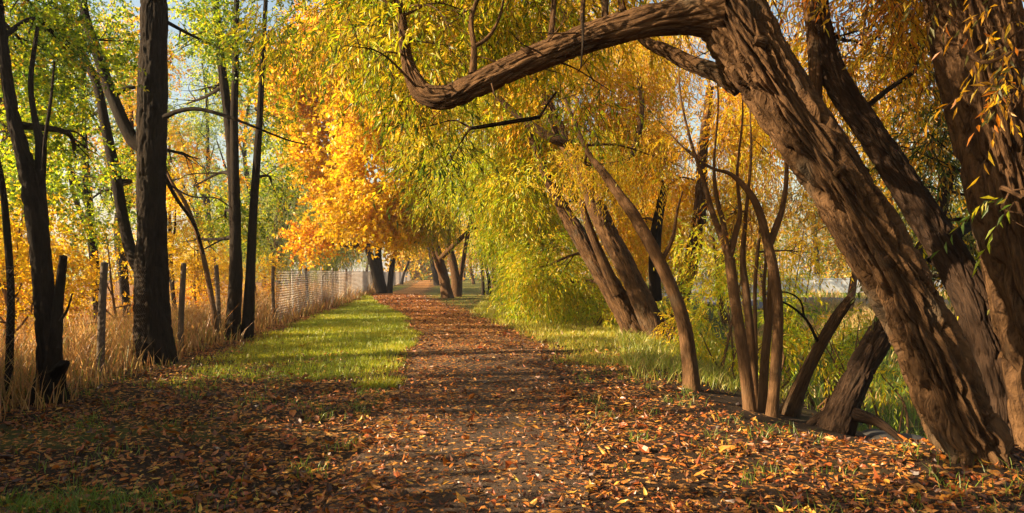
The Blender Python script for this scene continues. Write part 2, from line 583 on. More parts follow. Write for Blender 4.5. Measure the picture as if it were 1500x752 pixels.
SHAPE = dict(willow=(.105, .024), oval=(.075, .042), maple=(.12, .10), small=(.05, .026))
def add_leaves(b, pos, d, nrm, L, W, col, curl=.12, fine=False):
    """pointed blades folded along the midrib; fine ones are bent as well"""
    d = unit(d)
    s = unit(np.cross(d, nrm)); nn = np.cross(s, d)
    L = np.asarray(L)[:, None]; W = np.asarray(W)[:, None]
    n = len(pos)
    if not fine:
        v = np.stack([pos, pos + d * L * .45 + s * W * .5 + nn * W * .22, pos + d * L - nn * L * curl, pos + d * L * .42 - s * W * .5 + nn * W * .22], 1)
        k = np.arange(n)[:, None] * 4
        f = np.concatenate([k + np.array([0, 2, 1]), k + np.array([0, 3, 2])])
        b.add(v.reshape(-1, 3), f, np.repeat(col, 4, 0))
    else:
        mid1 = pos + d * L * .33 + nn * L * curl * .35
        mid2 = pos + d * L * .68 + nn * L * curl * .15
        v = np.stack([pos, mid1, mid2, pos + d * L - nn * L * curl * .8,
                      mid1 + s * W * .5 + nn * W * .25, mid2 + s * W * .4 + nn * W * .2,
                      mid1 - s * W * .5 + nn * W * .25, mid2 - s * W * .4 + nn * W * .2], 1)
        k = np.arange(n)[:, None] * 8
        tr = [(0, 1, 4), (1, 2, 5), (1, 5, 4), (2, 3, 5), (0, 6, 1), (1, 6, 7), (1, 7, 2), (2, 7, 3)]
        f = np.concatenate([k + np.array(t) for t in tr])
        b.add(v.reshape(-1, 3), f, np.repeat(col, 8, 0))

def sprays(b, c, rad, n_leaf, pal, kind, r, scale=1.0, droop=.5, gap=.35, per=10, slen=.42, fine=False, stems=None, clump=1.0):
    """leafy sprays spread through an ellipsoid, thinned by a clump noise so that gaps stay open"""
    c = np.asarray(c, float); rad = np.asarray(rad, float)
    ns = max(1, n_leaf // per)
    m = int(ns * 3.2) + 20
    g = unit(r.normal(size=(m, 3))) * (r.random(m) ** .42)[:, None]
    o = c + g * rad
    nz = fbm(o * (1.1 / clump), 77, 3)
    edge = np.linalg.norm(g, axis=1)
    keep = nz > (gap - .5) * .9 + .35 * np.clip(edge - .75, 0, 1)
    o, g = o[keep][:ns], g[keep][:ns]
    ns = len(o)
    if ns == 0:
        return o
    d = unit(g * .7 + r.normal(size=(ns, 3)) * .55 + np.array([0, 0, -.35 * droop]))
    sl = slen * scale * r.uniform(.6, 1.35, ns)
    t = (np.arange(per) + .5) / per
    dz = np.array([0, 0, -1.0])
    pos = o[:, None] + d[:, None] * (t[None, :, None] * sl[:, None, None]) + dz * (droop * .6 * t ** 2)[None, :, None] * sl[:, None, None]
    tan = unit(d[:, None] + dz * (droop * 1.2 * t)[None, :, None])
    side = unit(np.cross(tan, r.normal(size=(ns, per, 3))))
    sg = 1.0
    if kind == 'willow':
        ld = unit(tan * 1.0 + side * .75 * sg + dz * .35 * droop)
    else:
        ld = unit(tan * .6 + side * .9 * sg + r.normal(size=(ns, per, 3)) * .25)
    nrm = unit(r.normal(size=(ns, per, 3)) * .8 + np.array([0, 0, .6]))
    L0, W0 = SHAPE[kind]
    n = ns * per
    L = L0 * scale * r.uniform(.65, 1.25, n); W = W0 * scale * r.uniform(.75, 1.25, n)
    # colour: per leaf pick, nudged by a slow drift so that clumps lean one way
    col = pick(pal, ns, r)[:, None, :].repeat(per, 1)
    alt = pick(pal, n, r).reshape(ns, per, 3)
    usealt = (r.random((ns, per, 1)) < .4)
    col = np.where(usealt, alt, col).reshape(n, 3)
    col = col * r.uniform(.72, 1.18, (n, 1)) * np.repeat(r.uniform(.8, 1.12, ns), per)[:, None]
    add_leaves(b, pos.reshape(-1, 3), ld.reshape(-1, 3), nrm.reshape(-1, 3), L, W, np.clip(col, 0, .8), fine=fine)
    if stems is not None:
        # the spray's own thin stalk
        e = pos[:, -1]; mid = pos[:, per // 2]
        s = unit(np.cross(d, np.array([.3, .9, .1]))) * .0035 * scale
        v = np.stack([o - s, o + s, mid - s * .8, mid + s * .8, e], 1)
        k = np.arange(ns)[:, None] * 5
        stems.add(v.reshape(-1, 3), np.concatenate([k + np.array([0, 1, 3]), k + np.array([0, 3, 2]), k + np.array([2, 3, 4])]))
    return o

def limbs_to(b, anchors, ar, blob_c, blob_r, r, twigs=9, rmax=.06):
    """a limb from the nearest stem into a leaf mass, with twigs"""
    c = np.asarray(blob_c, float)
    dd = np.linalg.norm(anchors - c, axis=1) + .6 * np.maximum(0, anchors[:, 2] - c[2])
    i = int(np.argmin(dd))
    a = anchors[i]
    L = np.linalg.norm(c - a)
    r0 = min(ar[i] * .7, .018 + .016 * L, rmax)
    mid = a * .5 + c * .5 + r.normal(size=3) * L * .08 + np.array([0, 0, .08 * L])
    e = c + (c - a) / max(L, .1) * min(blob_r) * .5
    pts = np.array([a, mid, c, e])
    p, rr = tube(b, pts, [r0, r0 * .7, r0 * .42, r0 * .12], 5, max(.08, L / 14), seed=int(r.integers(99)))
    for k in range(twigs):
        j = int(r.integers(len(p) // 3, len(p)))
        g = unit(r.normal(size=3)) * r.uniform(.5, 1.0)
        q = c + g * np.asarray(blob_r)
        m = (p[j] + q) / 2 + r.normal(size=3) * .1 * np.linalg.norm(q - p[j])
        t0 = max(rr[j] * .5, .005)
        tube(b, [p[j], m, q], [t0, t0 * .6, .003], 4, max(.1, np.linalg.norm(q - p[j]) / 7))

def stem(parent, name, px, mat, nu=10, step=.12, lump=.12, bark=None, seed=0, ground=True, label=None):
    """px: (u, v, Y, radius px) points from the foot up"""
    pts = np.array([P(u, v, Y_) for u, v, Y_, _ in px])
    rad = np.array([k * Y_ / 1000 for _, _, Y_, k in px])
    if ground:
        foot = pts[0].copy()
        g0 = gz(foot[0], foot[1])[0]
        ax = pts[0] - pts[1]; ax = ax / np.linalg.norm(ax)
        foot = foot + ax * .3; foot[2] = min(foot[2], g0 - .2)
        pts = np.vstack([foot, pts]); rad = np.r_[rad[0] * 1.25, rad]
        if pts[1, 2] < g0 + .05:
            pts[1, 2] = g0 + .05
    b = Buf()
    p, r = tube(b, pts, rad, nu, step, lump, bark, seed)
    o = b.build(name, mat, parent, shade=True)
    if label:
        o["label"] = label
    return p, r

def crown(parent, blobs, anchors, seed, mat=M_DARK, tw=8, limb=True, name="crown", rmax=.06, dens=1.0):
    """blobs: (u, v, Y, ru px, rv px, depth m, leaves, palette, kind, scale, droop, gap)"""
    r = np.random.default_rng(seed)
    lb, tb = Buf(), Buf()
    A = np.vstack([a for a, _ in anchors]); AR = np.concatenate([q for _, q in anchors])
    for (u, v, Y_, ru, rv, dm, n, pal, kind, sc, dr, gap) in blobs:
        c = P(u, v, Y_); rad = (ru * Y_ / 1000, dm, rv * Y_ / 1000)
        sprays(lb, c, rad, int(n * dens), pal, kind, r, sc, dr, gap, stems=(tb if limb and Y_ < 8.5 else None), slen=.42 if kind == 'willow' else (.55 if kind == 'maple' else .3), clump=max(.6, Y_ / 14))
        if limb:
            limbs_to(tb, A, AR, c, rad, r, tw, rmax)
    o = lb.build(name, M_LEAF, parent)
    o["kind"] = "stuff"
    if tb.n:
        t = tb.build("branches", mat, parent, shade=True)
        t["kind"] = "stuff"
    return o

# ================================================================== TREES
HB = (.078, .062, 11.0, .22)       # deep willow furrows
def base(px):
    u, v, Y_, _ = px
    p = P(u, v, Y_)
    return (p[0], p[1], gz(p[0], p[1])[0])

# ---- the big leaning willow on the right
px = [(1428, 690, 5.0, 45.5), (1404, 612, 5.0, 41.9), (1360, 500, 5.0, 41.0), (1306, 395, 5.02, 40.5), (1245, 295, 5.05, 40.0), (1180, 195, 5.1, 41.0),
      (1126, 110, 5.15, 41.9), (1076, 30, 5.2, 45.5), (1035, -50, 5.3, 36.4), (990, -160, 5.5, 31.9), (960, -300, 5.8, 27.3)]
t = thing("leaning_willow", "massive furrowed willow leaning left, its thick limb arching over the path", "tree", base(px[0]))
BIG = t
A = [stem(t, "trunk", px, M_WILLOW, 220, .015, .10, HB, 3)]
px2 = [(1050, 20, 5.2, 39.6), (1008, 24, 5.2, 27.0), (950, 32, 5.2, 22.5), (880, 50, 5.25, 20.7), (810, 76, 5.3, 18.9), (750, 100, 5.35, 17.6), (695, 126, 5.4, 17.1),
       (655, 143, 5.45, 16.2), (622, 138, 5.5, 14.4), (604, 112, 5.55, 10.8), (594, 80, 5.6, 8.1), (590, 40, 5.7, 6.8), (578, -20, 5.8, 5.4), (560, -90, 6, 3.6)]
A.append(stem(t, "limb", px2, M_WILLOW, 100, .016, .16, (.014, .042, 6.0, .6), 11, ground=False))
px3 = [(1085, 128, 5.6, 14), (1050, 106, 5.7, 12), (1010, 92, 5.8, 10.5), (975, 74, 5.9, 9), (945, 60, 6.0, 7), (915, 20, 6.1, 5), (900, -40, 6.2, 4)]
A.append(stem(t, "limb", px3, M_WILLOW, 40, .03, .2, (.007, .03, 5.0, .4), 12, ground=False))
for k, pp in enumerate([[(800, 80, 5.3, 5), (808, 40, 5.35, 4.2), (812, -10, 5.4, 4)], [(855, 50, 5.28, 4), (853, 20, 5.3, 3.5), (858, -30, 5.4, 3)],
                        [(692, 108, 5.38, 6), (694, 70, 5.4, 4.5), (690, 30, 5.45, 3.6), (702, -10, 5.5, 3)], [(692, 70, 5.4, 3.5), (715, 55, 5.4, 3), (730, 30, 5.45, 2), (738, 0, 5.5, 1.5)],
                        [(888, 45, 5.26, 6), (886, 10, 5.3, 5), (890, -40, 5.4, 5)], [(690, 188, 6.4, 2.6), (740, 180, 6.3, 3.2), (790, 172, 6.4, 3)],
                        [(853, 20, 5.1, 2.2), (854, 60, 5.05, 1.8), (851, 98, 5.0, 1.2)]]):
    A.append(stem(t, "side_branch", pp, M_WILLOW if k < 5 else M_DARK, 8, .05, .25, None, 20 + k, ground=False))
r_ = np.random.default_rng(77)
tw = Buf()
for k in range(46):
    src, rr_ = A[k % 3 if k % 3 < 2 else 1]
    i = int(r_.integers(len(src) // (3 if k % 3 == 0 else 8), len(src) - 8))
    g = unit(r_.normal(size=3) * np.array([1, .8, .5]) + np.array([-.2, 0, .25])); L = r_.uniform(.12, .8)
    a = src[i] + g * rr_[i] * .7
    m_ = a + g * (L * .5) + r_.normal(size=3) * .05 * L; e = a + g * L + np.array([0, 0, -.25 * L * L]) + r_.normal(size=3) * .1 * L
    w0 = .004 + .007 * L
    tube(tw, [a, m_, e], [w0 * 1.4, w0 * .8, w0 * .25], 5, .07, .3, seed=k)
    if L > .35:
        for q in range(3):
            t_ = m_ * (1 - q * .3) + e * q * .3
            tube(tw, [t_, t_ + unit(g + r_.normal(size=3) * .8) * L * .25, t_ + unit(g + r_.normal(size=3) * .6) * L * .45 + np.array([0, 0, -.08])], [w0 * .5, w0 * .3, .001], 4, .08)
for k, (src_i, fr, ln_, w0) in enumerate([(0, .42, .10, .035), (0, .6, .08, .045), (1, .35, .07, .022), (1, .55, .09, .02), (1, .72, .06, .018), (0, .3, .07, .04), (0, .72, .12, .03)]):
    src, rr_ = A[src_i]; i = int(len(src) * fr)
    g = unit(np.array([-.45, -.75, .25]) + r_.normal(size=3) * .35)
    a = src[i] + g * rr_[i] * .75
    tube(tw, [a, a + g * ln_ * .6, a + g * ln_ + r_.normal(size=3) * .02], [w0 * 1.5, w0, w0 * .75], 12, .015, .35, (.006, .03, 4, .3), seed=60 + k)
o_ = tw.build("twigs", M_WILLOW, t, shade=True); o_["kind"] = "stuff"
crown(t, [
    (600, 60, 6.4, 130, 120, .9, 2400, 'limeyellow', 'willow', .9, 1.0, .42), (500, 20, 7.4, 130, 90, 1.2, 2600, 'limeyellow', 'willow', .9, 1.0, .45),
    (690, 30, 6.5, 110, 70, .8, 1500, 'limeyellow', 'willow', .9, 1.0, .46), (630, 185, 6.6, 70, 60, .6, 330, 'green', 'willow', .9, 1.1, .5),
    (780, 10, 6.6, 130, 55, .9, 1700, 'limeyellow', 'willow', .9, 1.0, .44), (930, -10, 6.8, 130, 70, 1.0, 1500, 'yellow', 'willow', .9, 1.0, .46),
    (700, -150, 6.0, 300, 140, 1.6, 5000, 'limeyellow', 'willow', 1., .8, .42), (1050, -200, 6.2, 260, 150, 1.6, 4200, 'gold', 'willow', 1., .8, .42),
    (660, 235, 6.9, 50, 40, .4, 130, 'green', 'willow', .95, 1.1, .5), (820, 150, 7.6, 130, 70, .9, 700, 'limeyellow', 'willow', .9, 1.0, .5),
], A, 101, M_WILLOW, 7, dens=1.25)

# ---- the second, darker willow stem right behind it
px = [(1462, 650, 5.9, 33), (1456, 560, 5.9, 29), (1430, 460, 6.0, 26), (1385, 365, 6.2, 23), (1325, 270, 6.4, 20), (1272, 190, 6.5, 18),
      (1222, 112, 6.6, 18), (1200, 40, 6.7, 17), (1192, -40, 6.8, 15), (1180, -150, 7, 12)]
t = thing("shaded_willow", "dark willow stem leaning close behind the massive furrowed willow at right", "tree", base(px[0]))
A = [stem(t, "trunk", px, M_OLD, 130, .018, .14, (.02, .05, 6.0, .3), 5)]
A.append(stem(t, "branch", [(1196, 175, 6.6, 8), (1194, 120, 6.6, 9), (1190, 50, 6.65, 9), (1180, -20, 6.7, 8)], M_WILLOW, 16, .05, .2, None, 6, ground=False))
A.append(stem(t, "branch", [(1250, 175, 6.5, 5), (1290, 140, 6.5, 4), (1340, 105, 6.5, 3)], M_DARK, 8, .06, .2, None, 7, ground=False))
A.append(stem(t, "branch", [(1370, 385, 6.2, 12), (1400, 345, 6.3, 8), (1440, 322, 6.5, 6), (1480, 300, 6.6, 4)], M_DARK, 10, .06, .2, None, 8, ground=False))
crown(t, [
    (1250, 60, 7.2, 110, 90, .9, 1500, 'gold', 'willow', .9, .9, .5), (1330, 60, 7.4, 110, 90, .9, 1600, 'goldolive', 'willow', .9, .9, .5),
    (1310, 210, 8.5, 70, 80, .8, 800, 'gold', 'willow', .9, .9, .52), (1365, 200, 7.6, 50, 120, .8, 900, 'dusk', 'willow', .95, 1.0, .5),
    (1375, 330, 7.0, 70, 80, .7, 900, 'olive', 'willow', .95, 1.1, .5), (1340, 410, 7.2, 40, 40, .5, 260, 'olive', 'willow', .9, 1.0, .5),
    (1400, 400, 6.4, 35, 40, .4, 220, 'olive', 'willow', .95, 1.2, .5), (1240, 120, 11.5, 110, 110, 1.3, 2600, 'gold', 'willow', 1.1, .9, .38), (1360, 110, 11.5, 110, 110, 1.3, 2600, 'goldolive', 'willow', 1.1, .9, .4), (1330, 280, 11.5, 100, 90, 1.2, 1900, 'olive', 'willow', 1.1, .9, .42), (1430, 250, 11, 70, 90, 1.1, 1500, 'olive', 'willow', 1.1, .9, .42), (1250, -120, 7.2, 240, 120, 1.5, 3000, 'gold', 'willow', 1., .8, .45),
], A, 102, M_DARK, 6, dens=1.7)

# ---- the willow cut by the right edge of the picture
px = [(1585, 690, 5.6, 78), (1556, 600, 5.6, 66), (1524, 450, 5.6, 58), (1490, 300, 5.6, 56), (1456, 160, 5.62, 55), (1425, 40, 5.66, 55), (1405, -60, 5.7, 50), (1380, -200, 5.8, 42)]
t = thing("edge_willow", "broad willow trunk with sunlit furrowed bark at the right edge of the picture", "tree", base(px[0]))
A = [stem(t, "trunk", px, M_WILLOW, 180, .018, .10, HB, 8)]
A.append(stem(t, "branch", [(1420, 78, 5.3, 4), (1445, 92, 5.0, 3), (1490, 75, 4.8, 3), (1530, 80, 4.7, 2.5)], M_WILLOW, 8, .05, .2, None, 9, ground=False))
crown(t, [
    (1440, -90, 5.6, 240, 90, 1.2, 2600, 'goldolive', 'willow', 1., .9, .45), (1400, 30, 6.9, 60, 50, .6, 420, 'goldolive', 'willow', .9, 1., .5),
    (1480, 30, 4.9, 40, 40, .3, 90, 'goldolive', 'willow', .95, 1.1, .4), (1490, 150, 4.9, 40, 45, .3, 100, 'goldolive', 'willow', .95, 1.0, .4),
    (1498, 290, 4.8, 30, 60, .25, 110, 'green', 'willow', 1.0, 1.2, .35), (1485, 90, 4.8, 30, 50, .25, 90, 'goldolive', 'willow', .95, 1.2, .35),
], A, 103, M_WILLOW, 5)

# ---- the pair of sunlit willows leaning left further along the path
px = [(934, 494, 15.6, 21), (912, 450, 15.6, 17), (880, 398, 15.6, 14), (848, 345, 15.7, 12), (826, 308, 15.8, 9), (800, 255, 15.9, 7), (775, 190, 16, 5)]
t = thing("sunlit_willow", "pale sunlit willow trunk leaning left, the lowest-leaning of the trees beside the grass verge", "tree", base(px[0]))
A = [stem(t, "trunk", px, M_WILLOW, 60, .05, .14, (.03, .075, 6.0, .5), 15)]
A.append(stem(t, "branch", [(905, 430, 15.4, 9), (880, 375, 15.3, 7), (862, 330, 15.3, 6), (850, 290, 15.3, 4)], M_WILLOW, 14, .06, .2, None, 16, ground=False))
crown(t, [
    (775, 265, 16.8, 80, 70, 1.2, 3000, 'limeyellow', 'willow', 1.25, .9, .35), (750, 190, 17, 90, 70, 1.4, 3000, 'limeyellow', 'willow', 1.25, .9, .38),
    (800, 390, 18.5, 50, 50, 1.2, 2000, 'limeyellow', 'willow', 1.3, .9, .35), (790, 420, 20, 60, 60, 1.3, 2400, 'lime', 'willow', 1.4, .9, .35),
    (862, 285, 16.0, 30, 40, .6, 300, 'lime', 'willow', 1.05, .8, .4),
], A, 104, M_WILLOW, 6, dens=2.5)
px = [(966, 497, 15.2, 20), (948, 455, 15.2, 17), (918, 392, 15.2, 15), (885, 330, 15.2, 14), (856, 262, 15.2, 12), (828, 208, 15.3, 10), (800, 150, 15.5, 8), (775, 95, 15.7, 6), (755, 30, 16, 4)]
t = thing("forked_willow", "brown fork-topped willow leaning left, just right of the pale leaning trunk", "tree", base(px[0]))
A = [stem(t, "trunk", px, M_WILLOW, 60, .05, .14, (.028, .075, 6.0, .5), 17)]
A.append(stem(t, "branch", [(846, 212, 15.2, 8), (815, 205, 15.0, 7), (780, 185, 15, 6), (745, 158, 15, 4.5), (715, 125, 15, 3)], M_WILLOW, 12, .08, .2, None, 18, ground=False))
A.append(stem(t, "branch", [(870, 300, 15.1, 7), (905, 250, 15, 6), (930, 215, 15, 5), (940, 160, 15, 4), (935, 110, 15, 3)], M_WILLOW, 10, .08, .2, None, 19, ground=False))
A.append(stem(t, "branch", [(960, 440, 16.2, 9), (958, 390, 16.4, 9), (962, 330, 16.6, 8), (975, 270, 16.8, 6)], M_DARK, 10, .08, .2, None, 20, ground=False))
crown(t, [
    (830, 150, 16.5, 110, 80, 1.4, 4200, 'gold', 'willow', 1.2, .9, .36), (900, 220, 16.8, 90, 80, 1.3, 3400, 'gold', 'willow', 1.2, .9, .38),
    (760, 110, 17, 100, 80, 1.5, 3600, 'limeyellow', 'willow', 1.25, .9, .38), (930, 110, 17, 100, 80, 1.4, 3600, 'gold', 'willow', 1.2, .9, .38),
    (950, 330, 18.5, 70, 70, 1.2, 2200, 'gold', 'willow', 1.25, .9, .38), (850, 60, 15, 130, 60, 1.3, 2600, 'yellow', 'willow', 1.1, .9, .42),
    (870, 235, 14.2, 60, 50, .7, 700, 'yellow', 'willow', 1.05, 1.0, .42),
], A, 105, M_WILLOW, 7, dens=2.5)
# right-hand companion leaning the other way, behind
px = [(985, 470, 19, 13), (1002, 420, 19, 12), (1018, 360, 19, 11), (1026, 300, 19, 9), (1030, 220, 19.2, 7), (1040, 130, 19.5, 5)]
t = thing("right_leaning_willow", "mid-distance willow trunk leaning slightly right behind the thin dark stem", "tree", base(px[0]))
A = [stem(t, "trunk", px, M_WILLOW, 40, .07, .14, (.03, .08, 6, .4), 23)]
crown(t, [(1040, 200, 19.5, 90, 90, 1.6, 3600, 'gold', 'willow', 1.35, .9, .38), (1110, 130, 20, 100, 90, 1.7, 3600, 'goldolive', 'willow', 1.35, .9, .4),
          (1010, 90, 20.5, 110, 80, 1.7, 3600, 'gold', 'willow', 1.35, .9, .38), (980, 270, 19.5, 70, 60, 1.2, 2000, 'gold', 'willow', 1.3, .9, .4)], A, 106, M_WILLOW, 6, dens=2.5)

# ---- thin dark stem curving left
px = [(1013, 566, 8.9, 12.5), (1010, 530, 8.9, 11), (1003, 480, 8.9, 10), (985, 425, 8.95, 9.5), (958, 368, 9.0, 9), (930, 318, 9.1, 8.5), (910, 290, 9.2, 7.5), (885, 255, 9.3, 6), (862, 225, 9.5, 4), (842, 180, 9.8, 2.8), (815, 110, 10.2, 1.6), (800, 40, 10.6, .7)]
t = thing("curved_sapling", "slim dark trunk curving up to the left at the edge of the leaf-strewn bank", "tree", base(px[0]))
A = [stem(t, "trunk", px, M_YOUNG, 24, .04, .16, (.006, .03, 6, .2), 24)]
A.append(stem(t, "branch", [(968, 385, 9, 4), (985, 350, 9, 3), (992, 310, 9, 2), (1000, 280, 9, 1.2)], M_YOUNG, 6, .06, .2, None, 25, ground=False))
crown(t, [(880, 240, 10.6, 70, 40, .6, 420, 'yellow', 'willow', .85, .9, .46), (960, 230, 10.6, 80, 60, .8, 900, 'gold', 'willow', .85, .9, .46),
          (860, 190, 10.4, 70, 50, .7, 420, 'limeyellow', 'willow', .85, .9, .5)], A, 107, M_YOUNG, 6)

# ---- clump of slender upright stems
t = thing("multi_stemmed_willow", "clump of slender upright stems on the bank left of the massive willow", "tree", base((1112, 585, 7.9, 1)))
A = []
clump = [
    [(1096, 585, 7.9, 11), (1088, 520, 7.9, 10), (1078, 450, 7.9, 9.5), (1069, 378, 7.9, 9)],
    [(1070, 385, 7.9, 6.5), (1056, 345, 7.9, 5.5), (1043, 310, 7.95, 4.6), (1030, 262, 8, 3.6), (1010, 200, 8.2, 2.4), (995, 120, 8.4, 1.6), (1000, 20, 8.6, .8)],
    [(1068, 382, 7.9, 5.5), (1078, 340, 7.9, 5), (1084, 312, 7.9, 3.6), (1080, 250, 7.9, 2.4), (1088, 160, 8, 1.6), (1080, 60, 8.1, .7)],
    [(1066, 378, 7.9, 5), (1060, 330, 7.85, 4.5), (1050, 290, 7.8, 3.6), (1046, 240, 7.8, 2.4), (1052, 150, 7.9, 1.4), (1046, 60, 8, .6)],
    [(1106, 585, 8.15, 7.5), (1100, 500, 8.15, 7), (1093, 430, 8.15, 6.5), (1088, 380, 8.15, 5), (1092, 320, 8.15, 3.4), (1100, 230, 8.3, 2), (1098, 140, 8.5, .8)],
    [(1108, 580, 8.5, 3.6), (1107, 500, 8.5, 3.2), (1106, 420, 8.5, 3), (1112, 350, 8.5, 2.6), (1118, 300, 8.5, 2)],
    [(1117, 585, 8.0, 8), (1121, 520, 8.0, 7), (1128, 450, 8.0, 6.5), (1130, 400, 8.0, 5.5), (1124, 350, 8.0, 4)],
    [(1132, 592, 7.75, 10), (1137, 530, 7.75, 9), (1140, 460, 7.75, 8.5), (1134, 400, 7.75, 8), (1124, 355, 7.75, 7.5), (1112, 310, 7.8, 6.5), (1096, 280, 7.8, 5.5), (1070, 255, 7.9, 3.6), (1040, 245, 8, 2.6), (1000, 215, 8.2, 1.6), (950, 160, 8.5, .7)],
    [(1126, 362, 7.75, 7), (1138, 330, 7.8, 6), (1146, 305, 7.85, 4.6), (1152, 260, 7.9, 3.5), (1150, 190, 8, 2.2), (1158, 90, 8.2, 1.2), (1150, 0, 8.4, .6)],
    [(1122, 470, 8.2, 3.2), (1119, 420, 8.2, 3), (1122, 380, 8.2, 2.6), (1118, 340, 8.2, 2.2)],
]
for k, c_ in enumerate(clump):
    c_ = [(a_, b_, y_, k_ * .86) for a_, b_, y_, k_ in c_]
    A.append(stem(t, "stem", c_, M_YOUNG, 14, .05, .18, None, 30 + k, ground=c_[0][1] > 560))
crown(t, [(1060, 200, 9.2, 90, 70, .7, 1300, 'gold', 'willow', .9, 1., .46), (1080, 310, 8.2, 60, 30, .4, 330, 'gold', 'willow', .85, 1.1, .46),
          (1130, 230, 9.0, 60, 60, .6, 500, 'gold', 'willow', .85, 1., .48), (1010, 230, 8.8, 60, 50, .6, 520, 'gold', 'willow', .85, 1., .46),
          (1180, 370, 9.6, 46, 36, .6, 420, 'yellow', 'willow', .9, 1., .44), (1140, 120, 9.5, 70, 70, .8, 800, 'gold', 'willow', .9, 1., .48)], A, 108, M_YOUNG, 8, rmax=.03)

# ---- broken leaning stem and the stump beside it
px = [(1162, 592, 8.2, 13), (1180, 548, 8.2, 9.5), (1205, 500, 8.2, 8.5), (1228, 462, 8.2, 8), (1246, 438, 8.2, 6.5)]
t = thing("broken_stem", "bare broken stem leaning right with snapped end, beside the clump of slender stems", "dead tree", base(px[0]))
stem(t, "trunk", px, M_WILLOW, 24, .03, .16, (.006, .03, 6, .2), 44)
stem(t, "twig", [(1200, 505, 8.2, 2.5), (1182, 470, 8.1, 2), (1160, 450, 8, 1.6), (1140, 440, 8, 1.2)], M_DARK, 5, .06, .3, None, 45, ground=False)
stem(t, "twig", [(1178, 465, 8.1, 1.8), (1172, 440, 8.1, 1.4), (1150, 428, 8.1, 1.1), (1120, 432, 8.1, .8)], M_DARK, 5, .06, .3, None, 46, ground=False)
px = [(1226, 628, 7.6, 24), (1246, 575, 7.6, 19), (1268, 530, 7.65, 17.5), (1290, 492, 7.7, 17), (1318, 440, 7.9, 15), (1345, 385, 8.2, 12), (1372, 320, 8.5, 9), (1392, 250, 8.8, 7)]
t = thing("crooked_willow", "short thick willow trunk leaning right over the dark ditch, partly hidden by the massive willow", "tree", base(px[0]))
A = [stem(t, "trunk", px, M_OLD, 90, .02, .2, (.022, .05, 6.0, .5), 47)]
stem(t, "root", [(1238, 600, 7.6, 11), (1205, 610, 7.7, 7), (1180, 625, 7.8, 5), (1155, 640, 7.9, 3)], M_OLD, 10, .04, .2, None, 48, ground=False)
stem(t, "root", [(1246, 605, 7.5, 11), (1285, 618, 7.4, 7), (1315, 640, 7.2, 5), (1345, 668, 7.0, 4)], M_OLD, 10, .04, .2, None, 49, ground=False)
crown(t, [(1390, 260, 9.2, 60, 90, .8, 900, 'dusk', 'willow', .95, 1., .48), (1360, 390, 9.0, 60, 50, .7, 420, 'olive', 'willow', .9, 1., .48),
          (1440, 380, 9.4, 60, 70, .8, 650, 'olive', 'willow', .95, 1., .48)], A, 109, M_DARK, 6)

# ---- LEFT SIDE, along the fence
px = [(12, 592, 7.75, 6), (14, 520, 7.75, 5.5), (16, 430, 7.75, 5), (10, 340, 7.75, 5), (2, 265, 7.75, 4.5), (-14, 180, 7.8, 3.5), (-20, 60, 7.9, 2.5)]
t = thing("fence_sapling", "thin dark sapling by the fence at the far left edge of the picture", "tree", base(px[0]))
A = [stem(t, "trunk", px, M_DARK, 10, .05, .18, None, 50)]
crown(t, [(-30, 120, 8.2, 90, 90, .7, 500, 'leftgreen', 'oval', .8, .4, .48)], A, 110, M_DARK, 5)

px = [(72, 582, 7.70, 23.2), (72, 540, 7.70, 18.9), (68, 470, 7.70, 16.3), (62, 400, 7.70, 14.6), (56, 330, 7.70, 13.3), (45, 262, 7.75, 12.0), (28, 200, 7.80, 9.5), (14, 140, 7.90, 7.7), (4, 60, 8.00, 6.5), (-6, -30, 8.20, 5.2)]
t = thing("forked_black_tree", "black forked trunk with a cut-off side stem in front of the fence at left", "tree", base(px[0]))
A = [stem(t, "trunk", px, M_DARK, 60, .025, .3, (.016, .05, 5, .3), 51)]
A.append(stem(t, "stem", [(62, 330, 7.75, 8.6), (58, 270, 7.80, 7.7), (60, 215, 7.85, 6.9), (52, 180, 7.90, 4.3), (45, 120, 8.00, 3.4), (55, 40, 8.10, 2.6)], M_DARK, 16, .05, .16, None, 52, ground=False))
A.append(stem(t, "stem", [(64, 250, 7.70, 3.4), (66, 205, 7.70, 2.8), (74, 150, 7.70, 2.1), (80, 90, 7.80, 1.3)], M_DARK, 8, .06, .2, None, 53, ground=False))
stem(t, "cut_stem", [(76, 545, 7.65, 14.6), (80, 490, 7.65, 9.9), (85, 440, 7.65, 6.9), (90, 400, 7.65, 6.0), (93, 375, 7.65, 5.6)], M_DARK, 20, .04, .2, (.01, .04, 5, .3), 54, ground=False)
stem(t, "twig", [(88, 470, 7.60, 2.1), (98, 455, 7.55, 1.7), (106, 430, 7.50, 1.0)], M_DARK, 5, .05, .3, None, 55, ground=False)
stem(t, "burl", [(82, 545, 7.60, 10.3), (92, 535, 7.50, 7.7), (100, 530, 7.45, 2.6)], M_DARK, 16, .03, .4, (.01, .04, 3, .3), 56, ground=False)
crown(t, [(40, 70, 9.0, 90, 80, .8, 1500, 'leftgreen', 'oval', .85, .4, .46), (110, 110, 9.6, 70, 60, .7, 900, 'leftgreen', 'oval', .85, .4, .46), (20, 200, 9.2, 60, 60, .6, 700, 'leftgreen', 'oval', .85, .4, .48),
          (60, 20, 9.5, 100, 50, .8, 1100, 'leftgreen', 'oval', .85, .4, .46), (110, 230, 10, 60, 60, .6, 520, 'leftgreen', 'oval', .85, .4, .5),
          (40, -120, 9, 220, 100, 1.2, 2200, 'leftgreen', 'oval', .95, .4, .46)], A, 111, M_DARK, 8, dens=2.5)

